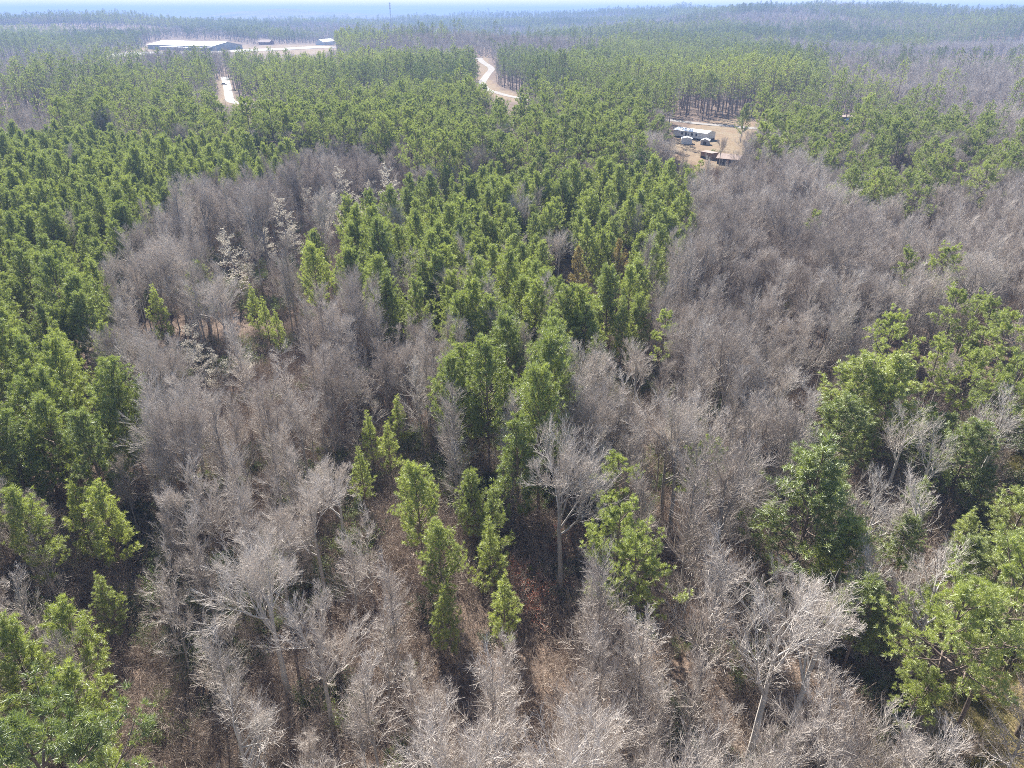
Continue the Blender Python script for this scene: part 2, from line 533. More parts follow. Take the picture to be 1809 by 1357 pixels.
def shrub(name, h, n, spread, mat, leafm=None, nleaf=0, lsize=0.05):
    """many-stemmed bush"""
    a = rng.uniform(0, 2 * math.pi, n)
    d = np.stack([np.cos(a) * spread, np.sin(a) * spread, np.ones(n)], 1) * rng.uniform(0.6, 1, (n, 1))
    d = unit(d + rng.normal(0, 0.15, (n, 3)))
    L = h * rng.uniform(0.6, 1.05, n)
    st = np.stack([np.cos(a), np.sin(a), np.zeros(n)], 1) * rng.uniform(0, 0.35, (n, 1))
    pts = [st - np.array([0, 0, 0.15])]; cur = d
    for s in range(4):
        cur = unit(cur + rng.normal(0, 0.14, (n, 3)))
        pts.append(pts[-1] + cur * (L / 4)[:, None])
    P1 = np.stack(pts, 1)
    R1 = np.full((n, 1), 0.014) * np.linspace(1, 0.4, 5)[None]
    P2, R2, L2, _ = grow(P1, R1, L, 7, 0.2, 1.0, 0.7, 0.4, 3, up=0.3, wig=0.2, rr=0.8, taper=0.4, minr=0.009)
    P3, R3, L3, _ = grow(P2, R2, L2, 4, 0.2, 1.0, 0.7, 0.6, 3, up=0.3, wig=0.2, rr=0.8, taper=0.3, minr=0.007)
    stems = tubes(P1, R1, 3)
    ch = [(*tubes(P2, R2, 2), 0), (*tubes(P3, R3, 2), 0)]
    if leafm:
        c = np.concatenate([P3[:, 1], P3[:, 2], P2[:, 2]])
        c = np.repeat(c, nleaf, 0) + rng.normal(0, 0.09, (len(c) * nleaf, 3))
        ch.append((*leaves(c, lsize), 1))
    return finish(name, stems, [], ch, h, h * 0.6, h * 0.5, mat, [mat] + ([leafm] if leafm else []), crown_name='foliage')

PR = {}
PR['bare_tree'] = [broad_bare('bare_tree', 17, 0.27, 8, 0.36, 0.58), broad_bare('bare_tree', 16, 0.24, 8, 0.42, 0.50),
                   broad_bare('bare_tree', 15, 0.25, 9, 0.30, 0.85), broad_bare('bare_tree', 18, 0.30, 9, 0.40, 0.60),
                   broad_bare('bare_tree', 16.5, 0.22, 8, 0.46, 0.48),
                   broad_bare('open_tree', 16, 0.30, 9, 0.28, 0.80, 0.72), broad_bare('open_tree', 17, 0.30, 8, 0.36, 0.62, 0.72)]
PR['slender_bare_tree'] = [slender_bare('slender_tree', 16, 0.15, 38, 0.36, 0.22, .58), slender_bare('slender_tree', 17, 0.17, 42, 0.34, 0.24, .6),
                           slender_bare('slender_tree', 14, 0.12, 34, 0.28, 0.24), slender_bare('slender_tree', 15, 0.14, 28, 0.42, 0.26, 0.55),
                           slender_bare('slender_tree', 12, 0.10, 22, 0.25, 0.24, 0.9)]
PR['pine_tree'] = [plantation_pine('pine', 14, 0.15, 4.0, .30, 56, cone=.46), plantation_pine('pine', 13.0, 0.14, 3.7, 0.26, 52, cone=.5), plantation_pine('pine', 14.8, 0.16, 4.3, 0.34, 58, cone=.44),
                   plantation_pine('pine', 13.6, 0.15, 4.6, 0.24, 62, cone=.45), plantation_pine('pine', 12.4, 0.13, 3.5, 0.18, 46, cone=0.8)]
PR['pine_tree'].append(plantation_pine('browned_pine', 13.5, 0.15, 3.3, .2, 50, per=18, nm=M['brown_needles']))
PR['tall_pine_tree'] = [tall_pine('tall_pine', 22, 0.22, 3.9, 0.5, 28), tall_pine('tall_pine', 21, 0.21, 4.4, 0.48, 30), tall_pine('tall_pine', 23, 0.23, 3.5, 0.54, 26),
                        tall_pine('tall_pine', 20, 0.22, 5.2, 0.5, 36, flat=0.6)]
PR['beech_tree'] = [leafy_pale('beech', 11, 0.14, 3.0), leafy_pale('beech', 9, 0.12, 2.6)]
PR['shrub'] = [shrub('brush', 2.2, 16, 0.6, M['brush']), shrub('brush', 1.6, 14, 0.9, M['brush']), shrub('brush', 2.9, 18, 0.45, M['brush']),
               shrub('green_brush', 2.0, 12, 0.6, M['brush'], M['green_leaf'], 3, 0.055), shrub('brush', 3.6, 16, 0.4, M['brush'])]
PR['russet_shrub'] = [shrub('russet_shrub', 3.6, 16, 0.5, M['brush'], M['russet_leaf'], 2, 0.055)]
# lighter forms for trees far away
FAR = {}
FAR['bare_tree'] = [broad_bare('far_bare', 16, 0.30, 7, 0.36, 0.7, 0.6), broad_bare('far_bare', 15, 0.30, 7, 0.32, 0.8, 0.6)]
FAR['slender_bare_tree'] = [slender_bare('far_slender', 15, 0.18, 18, 0.35, 0.24, 0.85, 0.5), slender_bare('far_slender', 14, 0.18, 18, 0.4, 0.26, 0.75, 0.5)]
FAR['pine_tree'] = [plantation_pine('far_pine', 14, 0.16, 3.7, 0.2, 44, 22, 0.5, 0.05, True), plantation_pine('far_pine', 13, 0.16, 4.0, 0.22, 44, 22, 0.5, 0.05, True), plantation_pine('far_pine', 15, 0.16, 3.5, 0.24, 44, 22, 0.5, 0.05, True)]
FAR['tall_pine_tree'] = [tall_pine('far_tall_pine', 22, 0.26, 3.8, 0.48, 28, 26, 0.5, 0.05, 0.4, True), tall_pine('far_tall_pine', 20, 0.26, 4.4, 0.38, 30, 26, 0.5, 0.05, 0.4, True),
                         tall_pine('far_tall_pine', 24, 0.26, 3.5, 0.54, 26, 26, 0.5, 0.05, 0.4, True)]

# ------------------------------------------------------------------ ground sheet
def in_poly(px, py, poly):
    px = np.asarray(px); py = np.asarray(py)
    inside = np.zeros(px.shape, bool)
    n = len(poly)
    for i in range(n):
        x0, y0 = poly[i]; x1, y1 = poly[(i + 1) % n]
        if y0 == y1:
            continue
        c = ((y0 > py) != (y1 > py)) & (px < (x1 - x0) * (py - y0) / (y1 - y0) + x0)
        inside ^= c
    return inside

def world_poly(pts):
    return [ground_at(*p) for p in pts]

def vnoise(x, y, s, seed=0):
    """smooth value noise in numpy"""
    x = np.asarray(x) / s; y = np.asarray(y) / s
    xi = np.floor(x).astype(np.int64); yi = np.floor(y).astype(np.int64)
    fx = x - xi; fy = y - yi
    fx = fx * fx * (3 - 2 * fx); fy = fy * fy * (3 - 2 * fy)
    def hsh(a, b):
        v = np.sin(a * 127.1 + b * 311.7 + seed * 74.7) * 43758.5453
        return v - np.floor(v)
    return (hsh(xi, yi) * (1 - fx) + hsh(xi + 1, yi) * fx) * (1 - fy) + (hsh(xi, yi + 1) * (1 - fx) + hsh(xi + 1, yi + 1) * fx) * fy

def fbm(x, y, s, seed=0):
    return 0.55 * vnoise(x, y, s, seed) + 0.3 * vnoise(x, y, s / 2.3, seed + 1) + 0.15 * vnoise(x, y, s / 5, seed + 2)

CLEARING = world_poly([(1150, 262), (1185, 250), (1195, 236), (1228, 219), (1250, 213), (1340, 206), (1400, 214), (1400, 228), (1345, 240), (1330, 262), (1335, 292),
                       (1300, 305), (1250, 303), (1228, 318), (1215, 300), (1180, 285)])
YARD = world_poly([(120, 106), (200, 97), (255, 84), (262, 77), (300, 73), (400, 74), (450, 82), (580, 80), (600, 88), (560, 95), (420, 93), (330, 98), (240, 100), (170, 108)])
LANE = world_poly([(389, 136), (407, 136), (409, 172), (470, 181), (470, 187), (392, 187), (384, 182), (390, 165)])
ROAD_PX = [(700, 171), (770, 168), (846, 102), (852, 109), (868, 121), (861, 132), (852, 146), (858, 157), (878, 164), (905, 171), (935, 176), (985, 184), (1040, 190), (1110, 203), (1180, 212), (1240, 219), (1300, 224), (1360, 230)]
ROAD_PX = ROAD_PX[2:]
VERGE = world_poly([(843, 103), (862, 101), (869, 120), (863, 136), (880, 155), (930, 172), (925, 179), (880, 175), (856, 168), (848, 145)])
GRASS = world_poly([(1530, 1250), (1600, 1190), (1700, 1190), (1830, 1120), (1900, 1300), (1850, 1500), (1500, 1500)])
GRASS2 = world_poly([(1690, 980), (1740, 900), (1770, 800), (1809, 760), (1900, 800), (1900, 1000), (1800, 1080), (1720, 1050)])
SANDY = world_poly([(178, 154), (200, 152), (202, 158), (180, 160)])
SCRUB = world_poly([(40, 950), (240, 930), (255, 1130), (100, 1170), (0, 1120)])

nang, nrad = 520, 300
ang = np.linspace(-math.pi, math.pi, nang, endpoint=False)
ang = ang - 0.62 * np.sin(ang)                      # finer ahead of the camera
rad = np.concatenate([[0.3, 6.0], np.geomspace(14, 16500, nrad - 2)])
A, RR = np.meshgrid(ang, rad, indexing='xy')
gx = (np.sin(A) * RR).ravel()
gy = (np.cos(A) * RR).ravel()
gz = terrain(gx, gy)
near = np.hypot(gx, gy) < 500
gz[near] += (fbm(gx[near], gy[near], 6, 5) - 0.5) * 0.5
i0 = np.arange(nrad - 1)[:, None] * nang + np.arange(nang)[None]
i1 = np.arange(nrad - 1)[:, None] * nang + (np.arange(nang)[None] + 1) % nang
quads = np.stack([i0, i0 + nang, i1 + nang, i1], -1).reshape(-1, 4)
gverts = np.stack([gx, gy, gz], 1)

def ground_material():
    m, nt, out = new_mat('forest floor')
    at = N(nt, 'ShaderNodeAttribute', attribute_name='cover')
    sep = N(nt, 'ShaderNodeSeparateColor')
    nt.links.new(at.outputs['Color'], sep.inputs[0])
    big = noise_fac(nt, 0.09, 4, 0.35, 0.65, 'World')
    mid = noise_fac(nt, 0.7, 5, 0.3, 0.7, 'World')
    fine = noise_fac(nt, 5.0, 4, 0.3, 0.7, 'World')
    litter = mixc(nt, mid, (0.10, 0.070, 0.052), (0.25, 0.180, 0.135))
    litter = mixc(nt, mathn(nt, 'MULTIPLY', fine, 0.55), litter, (0.075, 0.055, 0.045))
    litter = mixc(nt, mathn(nt, 'MULTIPLY', big, 0.5), litter, (0.18, 0.135, 0.105))
    straw = mixc(nt, mid, (0.185, 0.14, 0.09), (0.27, 0.215, 0.145))
    straw = mixc(nt, mathn(nt, 'MULTIPLY', big, 0.5), straw, (0.21, 0.13, 0.08))
    green = mixc(nt, mid, (0.10, 0.105, 0.045), (0.25, 0.20, 0.10))
    green = mixc(nt, mathn(nt, 'MULTIPLY', fine, 0.5), green, (0.16, 0.10, 0.05))
    farf = mixc(nt, noise_fac(nt, 0.006, 6, 0.35, 0.65, 'World'), (0.055, 0.075, 0.045), (0.16, 0.135, 0.125))
    col = mixc(nt, sep.outputs[0], litter, green)
    col = mixc(nt, sep.outputs[1], col, straw)
    col = mixc(nt, sep.outputs[2], col, farf)
    p = N(nt, 'ShaderNodeBsdfPrincipled')
    p.inputs['Roughness'].default_value = 0.95
    p.inputs['Specular IOR Level'].default_value = 0.1
    nt.links.new(col, p.inputs['Base Color'])
    bp = N(nt, 'ShaderNodeBump')
    bp.inputs['Strength'].default_value = 0.6
    bp.inputs['Distance'].default_value = 0.15
    nt.links.new(fine, bp.inputs['Height'])
    nt.links.new(bp.outputs[0], p.inputs['Normal'])
    nt.links.new(p.outputs[0], out.inputs[0])
    return m

gm = mesh_from('ground', [(gverts, quads, 0)], [ground_material()])
jit = (fbm(gx, gy, 9, 9) - 0.5) * 9
def soft_poly(poly, scale=1.0):
    return in_poly(gx + jit * scale, gy + (fbm(gx, gy, 9, 19) - 0.5) * 9 * scale, poly).astype(float)
cov = np.zeros((len(gx), 4)); cov[:, 3] = 1
cov[:, 0] = np.maximum(soft_poly(GRASS, .7), 0.8 * soft_poly(GRASS2, .7))
cov[:, 1] = np.clip(soft_poly(CLEARING, 1.3) + soft_poly(YARD, 3) + soft_poly(VERGE, 1) + soft_poly(SANDY, 1) + soft_poly(LANE, 1), 0, 1)
cov[:, 1] = np.maximum(cov[:, 1], 0.35 * soft_poly(SCRUB, 1))
cov[:, 2] = smooth(2000, 3200, np.hypot(gx, gy))
ca = gm.color_attributes.new('cover', 'FLOAT_COLOR', 'POINT')
ca.data.foreach_set('color', cov.astype(np.float32).ravel())
ground = bpy.data.objects.new('ground', gm)
C.objects.link(ground)
ground['kind'] = 'structure'
ground['label'] = 'forest floor of brown leaf litter with tan clearings reaching distant hills'
#@@PART2
# ------------------------------------------------------------------ where trees may not stand (feet)
NO_TREE = [CLEARING, YARD, LANE, VERGE]
# ground and buildings that stay in sight of the drone: no tree is sown where it would stand in front of them
SEEN = [[(1186, 226), (1228, 215), (1318, 208), (1335, 222), (1318, 240), (1300, 262), (1302, 291), (1264, 297), (1240, 300), (1200, 292), (1182, 262)],
        [(841, 100), (868, 100), (873, 120), (866, 135), (874, 150), (936, 171), (930, 184), (893, 180), (860, 171), (845, 155), (850, 138)],
        [(180, 102), (255, 92), (262, 74), (300, 68), (400, 70), (450, 78), (592, 76), (594, 85), (520, 90), (420, 91), (395, 84), (285, 83), (258, 92), (240, 100), (190, 104)],
        [(386, 136), (410, 136), (412, 170), (466, 180), (466, 188), (388, 187), (384, 165)],
        [(1486, 204), (1513, 204), (1513, 221), (1486, 221)],
        [(984, 183), (1005, 183), (1005, 196), (984, 196)], [(915, 170), (929, 170), (929, 184), (915, 184)],
        [(456, 69), (477, 69), (477, 79), (456, 79)]]
ROAD = [ground_at(*p) for p in ROAD_PX]

def near_polyline(x, y, pts, w):
    out = np.zeros(np.shape(x), bool)
    for (x0, y0), (x1, y1) in zip(pts[:-1], pts[1:]):
        dx, dy = x1 - x0, y1 - y0
        t = np.clip(((x - x0) * dx + (y - y0) * dy) / (dx * dx + dy * dy + 1e-9), 0, 1)
        out |= np.hypot(x - x0 - t * dx, y - y0 - t * dy) < w
    return out

# stands, outlined by their canopy in the photograph; (outline, chances, tint range of the pines, height factor, region words)
K = ['pine_tree', 'tall_pine_tree', 'bare_tree', 'slender_bare_tree']
STANDS = [
    # gaps first
    ([(868, 690), (925, 690), (935, 735), (900, 765), (865, 755)], (.05, 0, 0, .15), (.1, .4), 1, 'the dark central gap'),
    ([(985, 618), (1035, 625), (1030, 690), (990, 710)], (.0, 0, 0, .25), (.1, .4), 1, 'the dark central gap'),
    ([(1390, 560), (1500, 570), (1500, 690), (1440, 700), (1380, 690)], (0, 0, .25, .35), (.5, .8), 1, 'the open woods'),
    ([(1770, 770), (1830, 760), (1830, 900), (1790, 900)], (0, 0, 0, 0), (.5, .8), 1, 'the grassy slope'),
    ([(1520, 1190), (1600, 1215), (1640, 1330), (1560, 1357), (1530, 1290)], (0, 0, 0, .05), (.5, .8), 1, 'the grassy opening'),
    ([(1620, 1240), (1830, 1190), (1830, 1420), (1600, 1420)], (0, 0, 0, 0), (.6, .9), 1, 'the grassy corner'),
    # left plantation
    ([(-60, 252), (250, 260), (545, 285), (485, 325), (355, 338), (300, 372), (255, 400), (210, 448), (190, 500), (208, 570), (200, 600), (165, 640), (222, 690),
      (240, 740), (222, 800), (175, 850), (100, 880), (-60, 860)], (.93, 0, 0, .01), (.25, .95), 1, 'the left pine stand'),
    ([(-60, 860), (100, 870), (120, 960), (60, 1010), (-60, 1080)], (.55, 0, .0, .15), (.55, .95), .95, 'the left edge'),
    ([(-60, 1120), (60, 1090), (200, 1130), (270, 1190), (262, 1420), (-60, 1420)], (.85, 0, 0, .05), (.55, .95), .95, 'the lower left corner'),
    ([(-60, 860), (225, 830), (232, 950), (225, 1130), (-60, 1140)], (.10, 0, .05, .22), (.55, .95), .85, 'the left brush'),
    # central plantation
    ([(742, 345), (830, 322), (1000, 342), (1130, 325), (1215, 335), (1228, 430), (1182, 480), (1152, 505), (1150, 560), (1092, 590), (1062, 640), (1035, 705), (1015, 760),
      (965, 800), (955, 865), (900, 890), (800, 872), (788, 835), (862, 780), (745, 722), (740, 690), (800, 640), (800, 600), (728, 592), (640, 530), (590, 512), (540, 442), (600, 400), (700, 370)],
     (.86, 0, .02, .08), (.25, .98), 1, 'the central stand'),
    # tall pine belt behind the two plantations
    ([(-60, 200), (70, 205), (115, 225), (118, 258), (-60, 262)], (0, .05, .5, .4), (.3, .6), 1, 'the far left woods'),
    ([(-60, 178), (200, 150), (380, 190), (480, 195), (700, 160), (850, 180), (1000, 195), (1120, 205), (1145, 250), (1120, 330), (1000, 342), (830, 322), (742, 330), (700, 288), (545, 285), (250, 258), (-60, 255)],
     (.0, .60, .12, .18), (.25, .9), 1, 'the tall belt'),
    ([(-60, 92), (150, 92), (180, 128), (100, 140), (-60, 140)], (0, .12, .5, .35), (.3, .6), 1, 'the far left woods'),
    ([(265, 97), (395, 97), (390, 122), (270, 122)], (0, .10, .5, .38), (.3, .6), 1, 'the grey woods below the warehouse'),
    ([(138, 130), (205, 130), (210, 165), (140, 165)], (0, .2, .45, .3), (.3, .6), 1, 'the far left woods'),
    ([(410, 125), (640, 120), (650, 165), (480, 178), (412, 172)], (0, .9, .04, .03), (.05, .4), 1, 'the dark far pines'),
    ([(-60, 140), (420, 120), (420, 200), (-60, 200)], (0, .36, .32, .2), (.2, .75), 1, 'the far left pines'),
    ([(640, 110), (845, 100), (850, 180), (640, 180)], (0, .72, .12, .1), (.15, .6), 1, 'the pines left of the road'),
    # right hand round pines band
    ([(1345, 200), (1420, 195), (1500, 205), (1545, 150), (1590, 175), (1640, 220), (1760, 235), (1900, 250), (1900, 345), (1720, 330), (1600, 370), (1500, 372), (1460, 325), (1375, 285)],
     (0, .55, .22, .2), (.35, .8), .85, 'the round pine belt'),
    # behind the clearing
    ([(872, 95), (1000, 100), (1160, 62), (1300, 68), (1400, 98), (1462, 150), (1430, 200), (1335, 196), (1200, 206), (1100, 190), (960, 175), (900, 150)], (0, .80, .08, .06), (.15, .7), 1, 'the pines behind the clearing'),
    ([(1450, 95), (1900, 60), (1900, 240), (1700, 238), (1600, 190), (1540, 160), (1460, 150)], (0, .05, .62, .3), (.3, .6), 1, 'the upper right woods'),
    # pale grey wood between the stands, the wood at the bottom, the wood on the right
    ([(1225, 300), (1460, 300), (1500, 380), (1900, 340), (1900, 560), (1700, 560), (1560, 580), (1450, 900), (1480, 1420), (1000, 1420), (1030, 760), (1060, 640), (1230, 440)],
     (0, .0, .27, .62), (.5, .8), 1, 'the right woods'),
    ([(1445, 665), (1560, 640), (1650, 700), (1780, 760), (1745, 960), (1650, 1100), (1530, 1130), (1440, 1010), (1390, 900)], (.85, .0, .0, .02), (.3, .98), .66, 'the right pine clump'),
    ([(1640, 610), (1760, 560), (1900, 570), (1900, 740), (1700, 740)], (.2, .4, .1, .05), (.5, .95), .8, 'the right edge pines'),
    ([(1400, 560), (1900, 540), (1900, 1120), (1500, 1180), (1400, 900)], (.10, .04, .22, .14), (.55, .95), .8, 'the right edge mix'),
    ([(220, 860), (1000, 860), (1000, 1440), (220, 1440)], (.0, 0, .22, .66), (.5, .9), .95, 'the bottom woods'),
    ([(180, 300), (1050, 280), (1040, 880), (160, 880)], (.012, 0, .22, .68), (.5, .9), .95, 'the middle woods'),
]

def stand_of(px, py):
    s = np.full(np.shape(px), -1)
    for i in range(len(STANDS) - 1, -1, -1):
        s[in_poly(px, py, STANDS[i][0])] = i
    return s

T = dict(x=[], y=[], kind=[], var=[], sc=[], rot=[], tint=[], stand=[], hand=[])
def add_tree(x, y, kind, var, sc, tint, stand=-1, hand=None, rot=None):
    T['x'].append(x); T['y'].append(y); T['kind'].append(kind); T['var'].append(var); T['sc'].append(sc)
    T['rot'].append(random.uniform(0, 6.283) if rot is None else rot); T['tint'].append(tint); T['stand'].append(stand); T['hand'].append(hand)

